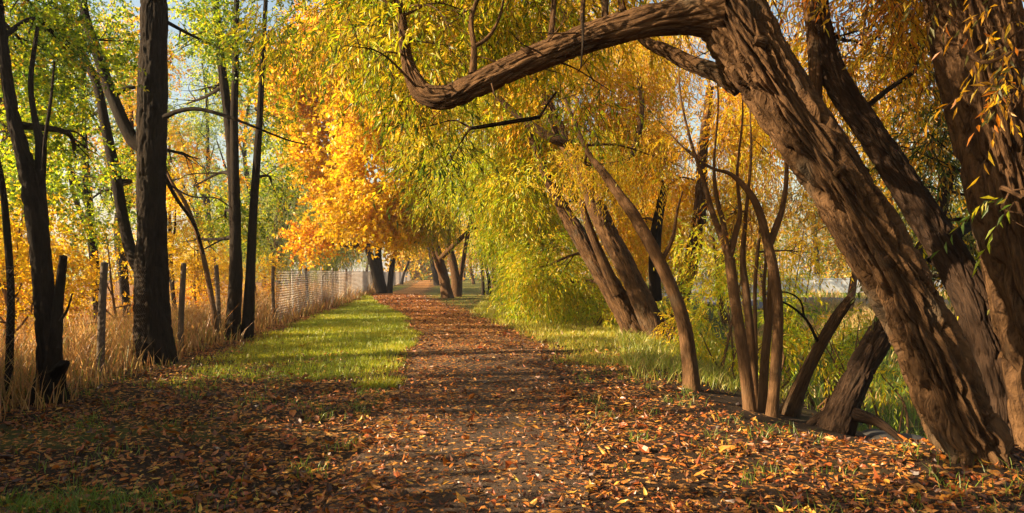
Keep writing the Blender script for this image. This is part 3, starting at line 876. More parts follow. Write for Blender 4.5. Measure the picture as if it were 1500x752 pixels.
px = [(228, 534, 11.0, 29.2), (226, 490, 11.0, 24.1), (222, 420, 11.0, 21.1), (221, 330, 11.0, 20.6), (222, 240, 11.0, 19.8), (223, 150, 11.05, 18.1), (224, 70, 11.1, 17.2), (225, 0, 11.15, 16.3), (226, -90, 11.2, 14.6), (230, -230, 11.4, 11.2)]
t = thing("black_trunk_tree", "tall straight black tree trunk standing at the fence, thickest of the trees on the left", "tree", base(px[0]))
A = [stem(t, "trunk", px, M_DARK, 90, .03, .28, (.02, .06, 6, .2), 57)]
A.append(stem(t, "branch", [(212, 215, 11.0, 12.0), (196, 205, 11.0, 10.3), (180, 178, 11.0, 8.6), (160, 130, 11.1, 7.7), (140, 70, 11.2, 6.9), (124, 20, 11.3, 6.0), (115, -40, 11.4, 5.2)], M_DARK, 18, .06, .16, None, 58, ground=False))
A.append(stem(t, "branch", [(208, 400, 11.1, 9.5), (192, 370, 11.2, 8.6), (180, 320, 11.3, 7.7), (170, 262, 11.4, 7.3), (155, 190, 11.5, 6.9), (140, 120, 11.6, 6.0), (110, 60, 11.7, 3.4), (90, 0, 11.8, 2.6)], M_DARK, 18, .06, .16, None, 59, ground=False))
A.append(stem(t, "branch", [(240, 172, 10.9, 4.3), (262, 163, 10.8, 3.4), (290, 160, 10.7, 2.9), (330, 170, 10.6, 2.4), (370, 185, 10.5, 1.9), (420, 205, 10.4, 1.2), (450, 212, 10.3, .8)], M_DARK, 8, .06, .2, None, 60, ground=False))
A.append(stem(t, "branch", [(240, 255, 11.0, 3.0), (258, 290, 11.0, 2.6), (285, 330, 11.1, 2.1), (298, 372, 11.2, 1.7)], M_DARK, 6, .06, .2, None, 61, ground=False))
A.append(stem(t, "twig", [(246, 270, 10.9, 1.5), (280, 288, 10.9, 1.3), (315, 290, 10.9, 1.0), (340, 305, 10.9, .7)], M_DARK, 5, .06, .25, None, 62, ground=False))
A.append(stem(t, "branch", [(165, 140, 11.1, 4.3), (185, 130, 11.1, 3.4), (198, 128, 11.1, 2.6)], M_DARK, 6, .06, .2, None, 63, ground=False))
crown(t, [(170, 60, 12.2, 70, 70, .8, 1100, 'leftgreen', 'oval', .9, .4, .48), (150, 280, 13, 60, 80, .9, 1000, 'leftgreen', 'oval', .9, .4, .48), (300, 60, 12.4, 70, 60, .9, 700, 'leftgreen', 'oval', .9, .4, .52),
          (110, 180, 12.5, 60, 60, .8, 900, 'leftgreen', 'oval', .9, .4, .48), (280, 230, 12, 50, 40, .6, 240, 'leftgreen', 'oval', .85, .4, .5),
          (230, -180, 11.5, 260, 130, 1.8, 4200, 'leftgreen', 'oval', 1.05, .4, .46), (420, -60, 11.5, 70, 50, .9, 700, 'leftgreen', 'oval', .95, .4, .5)], A, 112, M_DARK, 8, dens=2.5)

px = [(340, 498, 15.0, 12.0), (343, 450, 15.0, 9.5), (345, 390, 15, 8.6), (345, 320, 15, 8.2), (341, 240, 15.1, 7.7), (334, 170, 15.2, 6.0), (324, 90, 15.3, 5.2), (316, 0, 15.5, 4.3), (312, -90, 15.8, 3.4)]
t = thing("twin_stem_tree", "dark slender tree with two upright stems at the fence, right of the thick black trunk", "tree", base(px[0]))
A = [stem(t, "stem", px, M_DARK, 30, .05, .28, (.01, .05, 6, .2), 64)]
A.append(stem(t, "stem", [(362, 492, 15.2, 9.5), (366, 420, 15.2, 7.3), (370, 330, 15.2, 6.0), (376, 240, 15.2, 5.2), (382, 140, 15.3, 4.3), (386, 60, 15.4, 3.4), (392, -40, 15.6, 2.6)], M_DARK, 24, .06, .15, None, 65))
A.append(stem(t, "stem", [(345, 330, 15, 5.2), (344, 260, 14.9, 6.0), (343, 180, 14.9, 5.6), (345, 100, 14.9, 4.7), (346, 20, 15, 3.9), (350, -70, 15.2, 3.0)], M_DARK, 18, .06, .15, None, 66, ground=False))
crown(t, [(330, 70, 16, 70, 70, 1., 1500, 'leftgreen', 'oval', 1., .4, .48), (300, 40, 15.5, 60, 60, .8, 700, 'leftgreen', 'oval', 1., .4, .48), (385, 180, 16.8, 55, 60, .9, 700, 'leftgreen', 'oval', 1., .4, .48), (280, 150, 16.8, 60, 50, .9, 800, 'orange', 'oval', 1., .4, .48), (290, 270, 16.6, 50, 50, .8, 700, 'yellow', 'oval', 1., .4, .48), (400, 60, 16, 50, 60, .9, 700, 'leftgreen', 'oval', 1., .4, .52), (300, 130, 16.5, 50, 50, .9, 800, 'leftgreen', 'oval', 1., .4, .48),
          (345, 215, 15.5, 22, 60, .5, 420, 'orange', 'oval', .9, .4, .45), (330, 320, 16.5, 60, 50, .9, 1100, 'leftgreen', 'oval', 1., .4, .46), (400, 270, 16.5, 40, 60, .8, 700, 'leftgreen', 'oval', 1., .4, .48),
          (290, 350, 17, 50, 40, .8, 800, 'yellow', 'oval', 1., .4, .48), (350, -110, 15.8, 170, 90, 1.8, 3000, 'leftgreen', 'oval', 1.1, .4, .46)], A, 113, M_DARK, 7, dens=2.5)

px = [(318, 504, 14.2, 4.3), (312, 450, 14.2, 4.0), (302, 395, 14.2, 3.6), (288, 340, 14.2, 3.3), (270, 295, 14.2, 2.8), (252, 268, 14.2, 2.2), (235, 230, 14.3, 1.7)]
t = thing("bent_sapling", "thin bare sapling bending left over the fence between the black trunk and the twin stems", "tree", base(px[0]))
A = [stem(t, "trunk", px, M_YOUNG, 10, .08, .15, None, 67)]
crown(t, [(262, 262, 14.4, 40, 34, .5, 240, 'orange', 'oval', .9, .4, .45)], A, 114, M_YOUNG, 4)

# ---- dark cluster in front of the far fence
t = thing("dark_stem_cluster", "cluster of dark leaning stems on the grass in front of the far fence", "tree", base((566, 428, 48, 1)))
A = [stem(t, "stem", [(558, 430, 48, 6.5), (552, 410, 48, 6), (546, 385, 48, 5.5), (538, 360, 48, 5), (528, 330, 48, 4), (515, 290, 48, 3)], M_DARK, 14, .2, .15, None, 70),
     stem(t, "stem", [(563, 430, 48.2, 5.5), (557, 400, 48.2, 5), (554, 370, 48.2, 4.5), (556, 330, 48.2, 4), (560, 280, 48.4, 3)], M_DARK, 14, .2, .15, None, 71),
     stem(t, "stem", [(570, 430, 47.8, 5), (573, 400, 47.8, 4), (577, 370, 47.8, 4.2), (582, 330, 47.8, 3.2), (588, 270, 47.8, 2.4)], M_DARK, 14, .2, .15, None, 72)]
crown(t, [(520, 345, 49, 55, 40, 3, 2600, 'olive', 'willow', 2.6, .8, .38), (560, 320, 49, 50, 50, 3, 2000, 'olive', 'willow', 2.6, .8, .4), (490, 320, 50, 40, 50, 3, 1800, 'pale', 'willow', 2.6, .8, .42), (590, 345, 50, 28, 30, 2, 900, 'olive', 'willow', 2.6, .8, .42)], A, 115, M_DARK, 6, rmax=.12)
px = [(589, 413, 85, 2.2), (592, 400, 85, 1.8), (598, 385, 85, 1.6), (600, 368, 85, 1.2), (604, 345, 85, .8)]
t = thing("far_sapling", "small thin tree curving right in front of the far fence, beyond the dark stem cluster", "tree", base(px[0]))
A = [stem(t, "trunk", px, M_DARK, 8, .3, .1, None, 73)]
crown(t, [(600, 350, 85, 26, 22, 2.5, 900, 'maple', 'maple', 3.2, .3, .38)], A, 116, M_DARK, 3)

# ---- the great golden tree with the two-trunk foot right of the path
t = thing("golden_path_tree", "large golden tree with stout brown twin trunks beside the middle of the path", "tree", base((655, 436, 39, 1)))
A = [stem(t, "trunk", [(655, 437, 39, 10), (653, 420, 39, 8.5), (648, 400, 39, 8), (641, 375, 39, 7.5), (634, 350, 39, 7), (622, 300, 38, 6), (600, 230, 37, 5), (570, 160, 36, 4)], M_WILLOW, 24, .15, .14, (.04, .15, 5, .3), 80),
     stem(t, "trunk", [(668, 430, 41, 8), (667, 405, 41, 6.5), (662, 380, 41, 6), (655, 350, 41, 5.5), (652, 290, 41, 5), (650, 200, 41, 4)], M_WILLOW, 20, .2, .14, None, 81),
     stem(t, "trunk", [(671, 428, 41.5, 6), (674, 405, 41.5, 4), (679, 380, 41.5, 3.2), (684, 350, 41.5, 3), (700, 290, 41, 3), (740, 220, 40, 3)], M_WILLOW, 16, .2, .14, None, 82)]
crown(t, [
    (470, 130, 34, 75, 85, 3, 5200, 'maple', 'maple', 1.9, .4, .34), (540, 90, 32, 80, 80, 3, 5200, 'maple', 'maple', 1.9, .4, .34), (560, 200, 31, 80, 80, 3, 5600, 'maple', 'maple', 1.9, .4, .32),
    (430, 100, 34, 38, 60, 2, 2200, 'orange', 'maple', 1.7, .4, .38), (470, 60, 34, 60, 40, 2, 2200, 'orange', 'maple', 1.7, .4, .4), (480, 220, 33, 45, 45, 2, 2000, 'yellow', 'maple', 1.8, .4, .36),
    (560, 285, 31, 75, 55, 2.5, 4300, 'maple', 'maple', 1.8, .5, .33), (500, 290, 34, 32, 50, 2, 1500, 'maple', 'maple', 1.8, .5, .38), (640, 240, 28, 70, 70, 2.5, 6720, 'limeyellow', 'willow', 1.75, .8, .33),
    (630, 318, 31, 55, 30, 2.0, 3200, 'limeyellow', 'willow', 1.75, .8, .36), (585, 330, 34, 40, 22, 1.5, 600, 'yellow', 'maple', 1.9, .5, .42), (720, 250, 25, 70, 70, 3, 5440, 'lime', 'willow', 1.75, .8, .34),
    (740, 330, 26, 45, 45, 2.0, 4160, 'lime', 'willow', 1.75, .8, .36), (650, 140, 28, 100, 80, 3, 7360, 'yellow', 'willow', 1.75, .7, .34), (760, 140, 25, 90, 80, 3, 5760, 'limeyellow', 'willow', 1.75, .8, .36),
    (600, 20, 30, 140, 70, 3.5, 4600, 'yellow', 'maple', 2.0, .5, .38), (800, 40, 25, 120, 80, 3.5, 5760, 'yellow', 'willow', 1.75, .8, .38), (640, -90, 37, 220, 80, 4, 4200, 'yellow', 'maple', 2.2, .5, .4),
    (455, 350, 36, 26, 22, 1.5, 700, 'orange', 'maple', 1.7, .4, .38),
], A, 117, M_WILLOW, 7, rmax=.16, dens=1.8)

# ---- dark leaning trunk further along
px = [(641, 419, 78, 6), (638, 405, 78, 4.5), (634, 385, 78, 4), (628, 360, 78, 3.5), (622, 330, 78, 3)]
t = thing("far_dark_tree", "dark trunk leaning left just behind the stout brown twin trunks", "tree", base(px[0]))
A = [stem(t, "trunk", px, M_DARK, 14, .3, .15, None, 83)]
crown(t, [(640, 340, 80, 40, 30, 4, 1700, 'yellow', 'maple', 3.6, .4, .36), (610, 320, 82, 40, 40, 4, 1700, 'yellow', 'maple', 3.6, .4, .36)], A, 118, M_DARK, 4, rmax=.2)
# ---- the far golden tree closing the path
px = [(606, 405, 140, 3), (606, 385, 140, 2.4), (605, 350, 140, 2)]
t = thing("far_golden_tree", "bright golden tree closing the view above the far end of the path", "tree", base(px[0]))
A = [stem(t, "trunk", px, M_DARK, 10, .6, .1, None, 84)]
crown(t, [(608, 374, 140, 34, 26, 5, 2600, 'yellow', 'maple', 5.5, .3, .3), (625, 350, 142, 30, 30, 6, 2200, 'maple', 'maple', 5.5, .3, .32), (590, 340, 142, 30, 34, 6, 2000, 'maple', 'maple', 5.5, .3, .34)], A, 119, M_DARK, 4, rmax=.3, dens=2.6)

# ---- drooping lime willow on the right verge, hiding its own trunk
px = [(770, 438, 25, 9), (772, 400, 25, 8), (782, 340, 25, 7), (790, 260, 25, 6), (780, 160, 25, 4)]
t = thing("lime_willow", "bright lime willow drooping to the ground on the right verge behind the leaning trunks", "tree", base(px[0]))
A = [stem(t, "trunk", px, M_WILLOW, 20, .15, .14, None, 85)]
crown(t, [(765, 325, 26, 55, 60, 1.8, 3600, 'lime', 'willow', 1.45, .65, .34), (800, 350, 25, 60, 60, 1.8, 3400, 'limeyellow', 'willow', 1.45, .65, .34), (785, 412, 25, 45, 34, 1.4, 2000, 'limeyellow', 'willow', 1.45, .65, .36),
          (790, 270, 27, 70, 60, 2, 3000, 'limeyellow', 'willow', 1.45, .65, .36), (735, 255, 28, 60, 45, 2, 2600, 'lime', 'willow', 1.45, .65, .38), (840, 420, 22, 40, 40, 1.2, 1500, 'limeyellow', 'willow', 1.45, .65, .36)], A, 120, M_WILLOW, 6, rmax=.08, dens=3.4)
for k, (u, v, Yb, lab) in enumerate([(708, 432, 44, "thin dark stem standing on the right verge, nearer the stout twin trunks"), (717, 434, 42, "thin dark stem leaning left beside a grass tussock on the right verge")]):
    px = [(u, v, Yb, 3), (u - 1, v - 25, Yb, 2.2), (u - 4 * (k + 1), v - 60, Yb, 2), (u - 8, v - 110, Yb, 1.6), (u - 6, v - 170, Yb, 1.2)]
    t = thing("verge_stem", lab, "tree", base(px[0]), "thin stems on the right verge")
    A = [stem(t, "trunk", px, M_DARK, 10, .2, .14, None, 86 + k)]
    crown(t, [(u + 5, v - 95, Yb + 1, 36, 40, 2, 1400, 'olive' if k else 'limeyellow', 'willow', 2.6, .8, .38)], A, 121 + k, M_DARK, 5, rmax=.06)

# ---- shrubs, right
def shrub(name, label, u, v, Y_, blobs, seed, group=None, nst=6):
    b0 = base((u, v, Y_, 1))
    t = thing(name, label, "shrub", b0, group)
    r = np.random.default_rng(seed)
    sb = Buf(); A = []
    for k in range(nst):
        c = P(*blobs[k % len(blobs)][:3]) + r.normal(size=3) * .25
        f = np.array(b0) + np.array([r.normal() * .12, r.normal() * .12, -.1])
        m = f * .5 + c * .5 + r.normal(size=3) * .12
        A.append(tube(sb, [f, m, c], [.02, .014, .006], 6, .12))
    s = sb.build("stems", M_YOUNG, t, shade=True); s["kind"] = "stuff"
    crown(t, blobs, A, seed, M_YOUNG, 5, rmax=.012, name="foliage")
    return t
shrub("willow_shrub", "bushy yellow-green shrub growing in the ditch behind the slim curved trunk", 1062, 560, 11.5,
      [(1050, 470, 11.8, 55, 60, .8, 2200, 'limeyellow', 'willow', .95, .8, .4), (1060, 400, 12, 50, 45, .7, 1300, 'limeyellow', 'willow', .95, .8, .42), (1030, 350, 12.5, 40, 40, .6, 700, 'limeyellow', 'willow', .95, .8, .46)], 201)
shrub("willow_shrub", "low lime bush at the foot of the pale leaning willow", 872, 474, 18.5,
      [(860, 440, 19, 50, 34, 1., 1700, 'lime', 'willow', 1.3, .8, .38), (890, 455, 18, 30, 24, .7, 700, 'limeyellow', 'willow', 1.2, .8, .4)], 202)
shrub("willow_shrub", "small yellow-leaved bush showing between the broken stem and the massive willow", 1205, 545, 9.8,
      [(1200, 500, 9.9, 22, 42, .4, 260, 'yellow', 'willow', .85, .9, .42), (1230, 540, 9.6, 18, 30, .3, 130, 'limeyellow', 'willow', .85, .9, .42)], 203, nst=4)
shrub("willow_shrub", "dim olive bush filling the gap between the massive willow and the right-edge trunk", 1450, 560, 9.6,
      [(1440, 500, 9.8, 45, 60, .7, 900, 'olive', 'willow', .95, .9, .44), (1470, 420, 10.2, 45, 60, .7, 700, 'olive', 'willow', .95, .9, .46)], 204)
shrub("willow_shrub", "small yellow bush lit up beside the foot of the massive willow, in the ditch", 1300, 570, 9.4,
      [(1290, 545, 9.4, 34, 40, .4, 420, 'limeyellow', 'willow', .9, .9, .42)], 205, nst=4)
shrub("willow_shrub", "tall golden bush behind the clump of slender stems", 1150, 480, 15.5,
      [(1130, 390, 16, 60, 60, 1., 1300, 'limeyellow', 'willow', 1.15, .8, .46), (1190, 300, 16.5, 60, 70, 1.1, 1400, 'goldolive', 'willow', 1.2, .8, .48)], 206)
shrub("willow_shrub", "bright yellow bush at the foot of the two leaning willows", 985, 490, 14.4,
      [(990, 480, 14.4, 26, 26, .6, 500, 'yellow', 'willow', 1., .8, .42)], 207, nst=4)
shrub("willow_shrub", "leafy green bush behind the clump of slender stems, low in the ditch", 1120, 560, 10.2,
      [(1115, 510, 10.4, 50, 50, .6, 1500, 'limeyellow', 'willow', .95, .8, .4), (1150, 460, 10.6, 45, 40, .6, 900, 'lime', 'willow', .95, .8, .42)], 209)
shrub("willow_shrub", "yellow-green bush behind the slim curved trunk, right of the forked willow", 1000, 490, 17.2,
      [(985, 430, 17.2, 34, 44, .7, 1300, 'limeyellow', 'willow', 1., .8, .4), (1005, 375, 17.6, 40, 45, .7, 1300, 'gold', 'willow', 1., .8, .42)], 210)
shrub("willow_shrub", "tangled lime bush left of the foot of the crooked willow", 1215, 560, 10.8,
      [(1215, 520, 10.8, 40, 40, .5, 900, 'lime', 'willow', .9, .8, .42), (1260, 480, 11, 40, 34, .5, 700, 'limeyellow', 'willow', .9, .8, .42)], 211)
shrub("willow_shrub", "rounded golden bush hanging over the verge right of the lime willow", 905, 455, 22,
      [(905, 400, 22, 45, 45, 1.2, 1500, 'gold', 'willow', 1.5, .8, .4)], 208, nst=5)

# ================================================================== WOODS
def wood_proto(name, label, group, h, r0, lean, blobs, seed, mat=M_DARK, loc=(0, 0, 0), forks=2, cat="tree"):
    """a woodland tree built about its own foot; blobs in metres from the foot"""
    r = np.random.default_rng(seed)
    t = thing(name, label, cat, (0, 0, 0), group)
    b = Buf(); A = []
    top = np.array([lean[0], lean[1], h])
    pts = [np.array([0, 0, -.3])] + [top * k + r.normal(size=3) * .02 * h * np.array([1, 1, 0]) for k in (.02, .3, .6, .85, 1)]
    A.append(tube(b, pts, [r0 * 1.5, r0 * 1.15, r0, r0 * .75, r0 * .5, r0 * .25], 10, .25, .15, None, seed))
    for k in range(forks):
        i = int(len(A[0][0]) * r.uniform(.25, .6)); a = A[0][0][i]
        an = r.uniform(0, 6.28)
        e = a + np.array([math.cos(an) * h * .16, math.sin(an) * h * .16, h * .4])
        A.append(tube(b, [a, (a + e) / 2 + r.normal(size=3) * .03 * h, e], [A[0][1][i] * .75, A[0][1][i] * .5, A[0][1][i] * .2], 8, .25, .12, None, seed + k))
    b.build("trunk", mat, t, shade=True)
    lb, tb = Buf(), Buf()
    P0 = np.vstack([a for a, _ in A]); R0 = np.concatenate([q for _, q in A])
    for (c, rad, n, pal, kind, sc, dr, gap) in blobs:
        sprays(lb, np.array(c, float), rad, n, pal, kind, r, sc, dr, gap, slen=.42 if kind == 'willow' else .3, clump=1.2)
        limbs_to(tb, P0, R0, np.array(c, float), rad, r, 8, .07)
    o = lb.build("crown", M_LEAF, t); o["kind"] = "stuff"
    o = tb.build("branches", mat, t, shade=True); o["kind"] = "stuff"
    return t
def place(t, x, y, rz=0., s=1.):
    t.location = (x, y, gz(x, y)[0])
    t.rotation_euler = (0, 0, rz)
    t.scale = (s, s, s)
def dup(t, label=None):
    r = t.copy(); COL.objects.link(r)
    for ch in list(t.children):
        c = ch.copy(); COL.objects.link(c); c.parent = r
    if label:
        r["label"] = label
    return r
GW = "trees in the woods beyond the fence"
tall_green = wood_proto("woodland_tree", "tall slender green and yellow tree in the woods beyond the fence", GW, 11, .13, (.4, .2), [
    ((.6, 0, 6.0), (1.5, 1.5, 1.2), 2340, 'leftgreen', 'oval', 1.2, .4, .46), ((-.8, .5, 7.6), (1.6, 1.4, 1.4), 2700, 'leftgreen', 'oval', 1.2, .4, .46),
    ((.9, -.6, 9.2), (1.6, 1.6, 1.4), 2700, 'leftgreen', 'oval', 1.2, .4, .46), ((0, .3, 11), (1.3, 1.3, 1.3), 1980, 'leftgreen', 'oval', 1.2, .4, .46),
    ((-.9, -.4, 4.6), (1.1, 1.1, .8), 900, 'leftgreen', 'oval', 1.2, .4, .5)], 301)
orange_tree = wood_proto("woodland_tree", "orange and gold leaved tree among the green trees beyond the fence", GW, 9, .11, (-.4, .3), [
    ((.5, 0, 5.2), (1.5, 1.4, 1.2), 2340, 'maple', 'oval', 1.25, .4, .46), ((-.8, .4, 6.6), (1.5, 1.4, 1.3), 2520, 'orange', 'oval', 1.25, .4, .46),
    ((.5, -.5, 8.2), (1.5, 1.5, 1.4), 2520, 'orange', 'oval', 1.25, .4, .46), ((0, .2, 9.6), (1.1, 1.1, 1.1), 1440, 'maple', 'oval', 1.25, .4, .48)], 302)
pale_tree = wood_proto("woodland_tree", "pale grey-green loose tree behind the middle of the fence", GW, 9, .16, (.8, .3), [
    ((.5, 0, 3.2), (2.2, 2, 1.4), 2700, 'pale', 'willow', 2.2, .7, .42), ((-1.2, .4, 5.0), (2.2, 2, 1.6), 2880, 'pale', 'willow', 2.2, .7, .42),
    ((1.4, -.5, 6.2), (2.2, 2, 1.6), 2880, 'pale', 'willow', 2.2, .7, .42), ((.4, .2, 8.2), (1.9, 1.9, 1.6), 2340, 'pale', 'willow', 2.2, .7, .44)], 303, M_WILLOW)
yellow_bush = wood_proto("woodland_shrub", "yellow and orange leaved shrub growing just beyond the fence", "shrubs beyond the fence", 2.6, .03, (.2, .1), [
    ((.3, 0, 1.5), (.9, .9, .8), 1440, 'maple', 'oval', 1.05, .4, .44), ((-.5, .3, 2.1), (.9, .9, .7), 1440, 'yellow', 'oval', 1.05, .4, .44),
    ((.2, -.3, 2.9), (.8, .8, .6), 1080, 'leftgreen', 'oval', 1.05, .4, .46), ((-.3, -.2, .8), (.7, .7, .5), 720, 'orange', 'oval', 1.05, .4, .46)], 304, M_YOUNG, forks=3, cat="shrub")
ORD = ["leftmost", "second from the left", "third from the left", "fourth from the left", "fifth from the left", "sixth from the left", "seventh from the left",
       "eighth from the left", "ninth from the left", "tenth from the left", "eleventh from the left", "twelfth from the left", "thirteenth from the left"]
def put_many(proto, spots, plural=None):
    for k, (x, y, s) in enumerate(spots):
        o = proto if k == 0 else dup(proto)
        place(o, x, y, 2.4 * k + .3, s)
        if plural:
            rank = sorted(range(len(spots)), key=lambda i: spots[i][0] / spots[i][1]).index(k)
            o["label"] = (ORD[rank] if rank < len(spots) - 1 or rank < 2 else "rightmost") + " of the " + plural
put_many(tall_green, [(-14.5, 18, .95), (-10.8, 17.5, .8), (-19, 24, 1.1), (-27, 27, 1.2), (-19, 50, 1.5), (-15.5, 46, 1.2), (-23.5, 53, 1.6), (-30, 58, 1.8), (-27, 47, 1.5), (-26, 57, 1.3)], "tall green and yellow trees beyond the fence")
put_many(orange_tree, [(-11.5, 20.5, .9), (-16.5, 21.5, 1.0), (-19.5, 26, 1.0), (-11.5, 23.2, .65)], "orange and gold trees among the green ones")
put_many(pale_tree, [(-15.5, 44, .9), (-18, 54, 1.0), (-16.8, 62, .9), (-24, 66, 1.2), (-20, 78, 1.1), (-28, 90, 1.4), (-14.5, 52, .6), (-30, 75, 1.3), (-24, 112, 1.2)], "pale loose trees behind the far fence")
put_many(yellow_bush, [(-8.2, 11.0, 1.0), (-9.4, 12.8, 1.15), (-8.0, 9.6, .9), (-10.8, 14.8, 1.25), (-9.6, 16.6, 1.0), (-12.8, 18.5, 1.4), (-14, 15.5, 1.4), (-12.5, 27, 1.1), (-15, 34, 1.2), (-11, 29.5, .9), (-11.4, 12.6, 1.2), (-10.6, 23, 1.1), (-17, 19, 1.5)], "yellow and orange shrubs beyond the fence")
# unseen shrubs and trees added left of view to shade the foreground
shade_hedge = wood_proto("woodland_shrub", "unseen dense green shrub added left of the view for shade", "unseen shrubs added for shade", 2.2, .03, (.1, .1), [
    ((.3, 0, .9), (.9, .9, .8), 1500, 'leftgreen', 'oval', 1.3, .4, .3), ((-.4, .3, 1.4), (.9, .9, .7), 1300, 'leftgreen', 'oval', 1.3, .4, .32), ((.1, -.4, 1.9), (.7, .7, .5), 700, 'leftgreen', 'oval', 1.3, .4, .36)], 305, M_YOUNG, forks=3, cat="shrub")
put_many(shade_hedge, [(-6.6, 5.6, .9), (-7.6, 6.7, 1.0), (-6.2, 4.2, .9), (-6.0, 2.6, 1.1), (-7.6, 4.4, 1.2), (-8.6, 5.6, 1.4), (-9.2, 7.4, .95), (-9.8, 5.6, 1.6), (-9.0, 3.6, 1.6), (-7.4, 2.4, 1.4), (-8.8, 1.4, 1.6), (-8.4, .9, 2.2), (-6.6, -.6, 1.8), (-7.2, 5.4, 1.2)])
shade_tree = dup(tall_green, "unseen tall leafy tree added left of the view for shade")  # unseen copies added to dapple the big trunk and path
shade_tree["group"] = "unseen trees added for shade"
for k, (x, y, s_) in enumerate([(-8.0, 1.6, .85), (-7.4, -1.2, .8), (-10.5, 5.2, .9), (-12.5, 7.0, 1.0)]):
    o = shade_tree if k == 0 else dup(shade_tree)
    place(o, x, y, 1.7 * k, s_)
def shade_canopy(parent, blobs, seed):  # unseen leaf mass added overhead to keep skylight off the foreground
    r = np.random.default_rng(seed); lb = Buf(); tb = Buf()
    for (c, rad, n, pal, kind, sc) in blobs:
        sprays(lb, np.array(c, float), rad, n, pal, kind, r, sc, .8, .35)
    o = lb.build("crown", M_LEAF, parent); o["kind"] = "stuff"
shade_canopy(BIG, [((1.5, 3.0, 7.2), (3, 3, 1.2), 3000, 'gold', 'willow', 1.8), ((4.0, 1.0, 7.0), (3, 3, 1.2), 2600, 'gold', 'willow', 1.8), ((0, -2.5, 6.8), (3.5, 3, 1.2), 3000, 'limeyellow', 'willow', 1.8),
               ((-2.5, 3.5, 7.4), (3, 3, 1.1), 2600, 'limeyellow', 'willow', 1.8), ((4.5, -4, 6.8), (3, 3, 1.2), 2400, 'gold', 'willow', 1.8), ((0, 8.5, 8.8), (3, 3, 1.1), 2600, 'limeyellow', 'willow', 1.8),
               ((6.5, 4.0, 6.5), (2.4, 3, 1.3), 2400, 'gold', 'willow', 1.8)], 401)
# right side and far woods
gold_right = wood_proto("willow_tree", "golden willow in the far trees beyond the creek on the right", "trees beyond the creek", 9, .16, (.6, .3), [
    ((.5, 0, 3.6), (2.2, 2, 1.5), 1700, 'goldolive', 'willow', 2.2, .8, .4), ((-1.2, .4, 5.4), (2.2, 2, 1.6), 1800, 'gold', 'willow', 2.2, .8, .4),
    ((1.4, -.5, 6.6), (2.2, 2, 1.6), 1800, 'goldolive', 'willow', 2.2, .8, .4), ((.4, .2, 8.6), (1.9, 1.9, 1.6), 1400, 'gold', 'willow', 2.2, .8, .42)], 306, M_WILLOW)
put_many(gold_right, [(9.5, 30, .9), (6.0, 34, 1.0), (13.5, 27, .8), (3.0, 48, 1.1), (8.0, 50, 1.2), (-1.5, 62, 1.0), (17, 47, 1.0), (2, 75, 1.3), (-5, 90, 1.2), (-9, 125, 1.3), (5.0, 26, .75)], "golden willows beyond the creek")
dark_right = wood_proto("willow_tree", "dusky olive tree beyond the road on the right", "trees beyond the road", 9, .2, (-.4, .3), [
    ((.5, 0, 3.4), (2.4, 2.2, 1.6), 1700, 'dusk', 'willow', 2.4, .7, .36), ((-1.2, .4, 5.2), (2.4, 2.2, 1.7), 1800, 'dusk', 'willow', 2.4, .7, .38),
    ((1.4, -.5, 6.6), (2.2, 2, 1.6), 1700, 'olive', 'willow', 2.4, .7, .4), ((.4, .2, 8.6), (1.9, 1.9, 1.6), 1300, 'dusk', 'willow', 2.4, .7, .42)], 307, M_DARK)
put_many(dark_right, [(26, 58, 1.0), (33, 60, 1.2), (40, 60, 1.0), (20, 62, 1.1), (46, 62, 1.2), (14, 66, 1.0), (53, 66, 1.2)], "dusky olive trees beyond the road")

# far woodland, one mass
def far_mass(name, ang0, ang1, R0, R1, h, n, pal, seed, kindtxt):
    r = np.random.default_rng(seed)
    b = Buf()
    for k in range(n):
        a = math.radians(r.uniform(ang0, ang1)); R = r.uniform(R0, R1)
        hh = h * r.uniform(.6, 1.15)
        c = (R * math.sin(a), R * math.cos(a), hh * .45)
        sprays(b, c, (hh * .55, hh * .55, hh * .55), 420, pal[int(r.integers(len(pal)))], 'oval', r, R / 17, .5, .25, per=6, slen=.5, clump=3)
    o = b.build(name, M_LEAF); o["kind"] = "stuff"
    return o
far_mass("far_woodland", -62, -19, 120, 200, 10, 70, ['olive', 'pale', 'leftgreen', 'yellow'], 311, "")
far_mass("far_woodland", -9, 62, 105, 190, 12, 110, ['goldolive', 'olive', 'dusk', 'yellow'], 312, "")

# ================================================================== FENCE
f_posts = [4.4, 7.0, 9.43, 12.4, 14.6, 17.4, 19.7, 22.4, 24.9, 28.2, 31.0, 33.6, 36.2]
while f_posts[-1] < 160:
    f_posts.append(f_posts[-1] + 2.7)
fence = thing("chain_link_fence", "long chain-link fence on timber and steel posts running along the left of the path", "fence",
              (fence_x(7.0), 7.0, gz(fence_x(7.0), 7.0)[0]))
pw = Buf()
tube(pw, [(0, 0, -.3), (0.01, 0, .8), (-.01, .01, 1.62)], [.052, .05, .046], 10, .1, .12, None, 5)
me_w = pw.mesh("timber_post", M_POSTW, True)
ps = Buf()
tube(ps, [(0, 0, -.3), (0, 0, .8), (0, 0, 1.6)], [.03, .03, .03], 8, .3)
tube(ps, [(0, 0, 1.58), (0, 0, 1.61), (0, 0, 1.63)], [.036, .036, .02], 8, .02)
me_s = ps.mesh("steel_post", M_STEEL, True)
def child(name, me, parent, loc, rz=0., sc=(1, 1, 1), tilt=(0, 0)):
    o = bpy.data.objects.new(name, me); COL.objects.link(o)
    o.parent = parent
    o.matrix_parent_inverse = parent.matrix_basis.inverted()
    o.location = [float(k) for k in loc]; o.rotation_euler = (tilt[0], tilt[1], rz); o.scale = sc
    return o
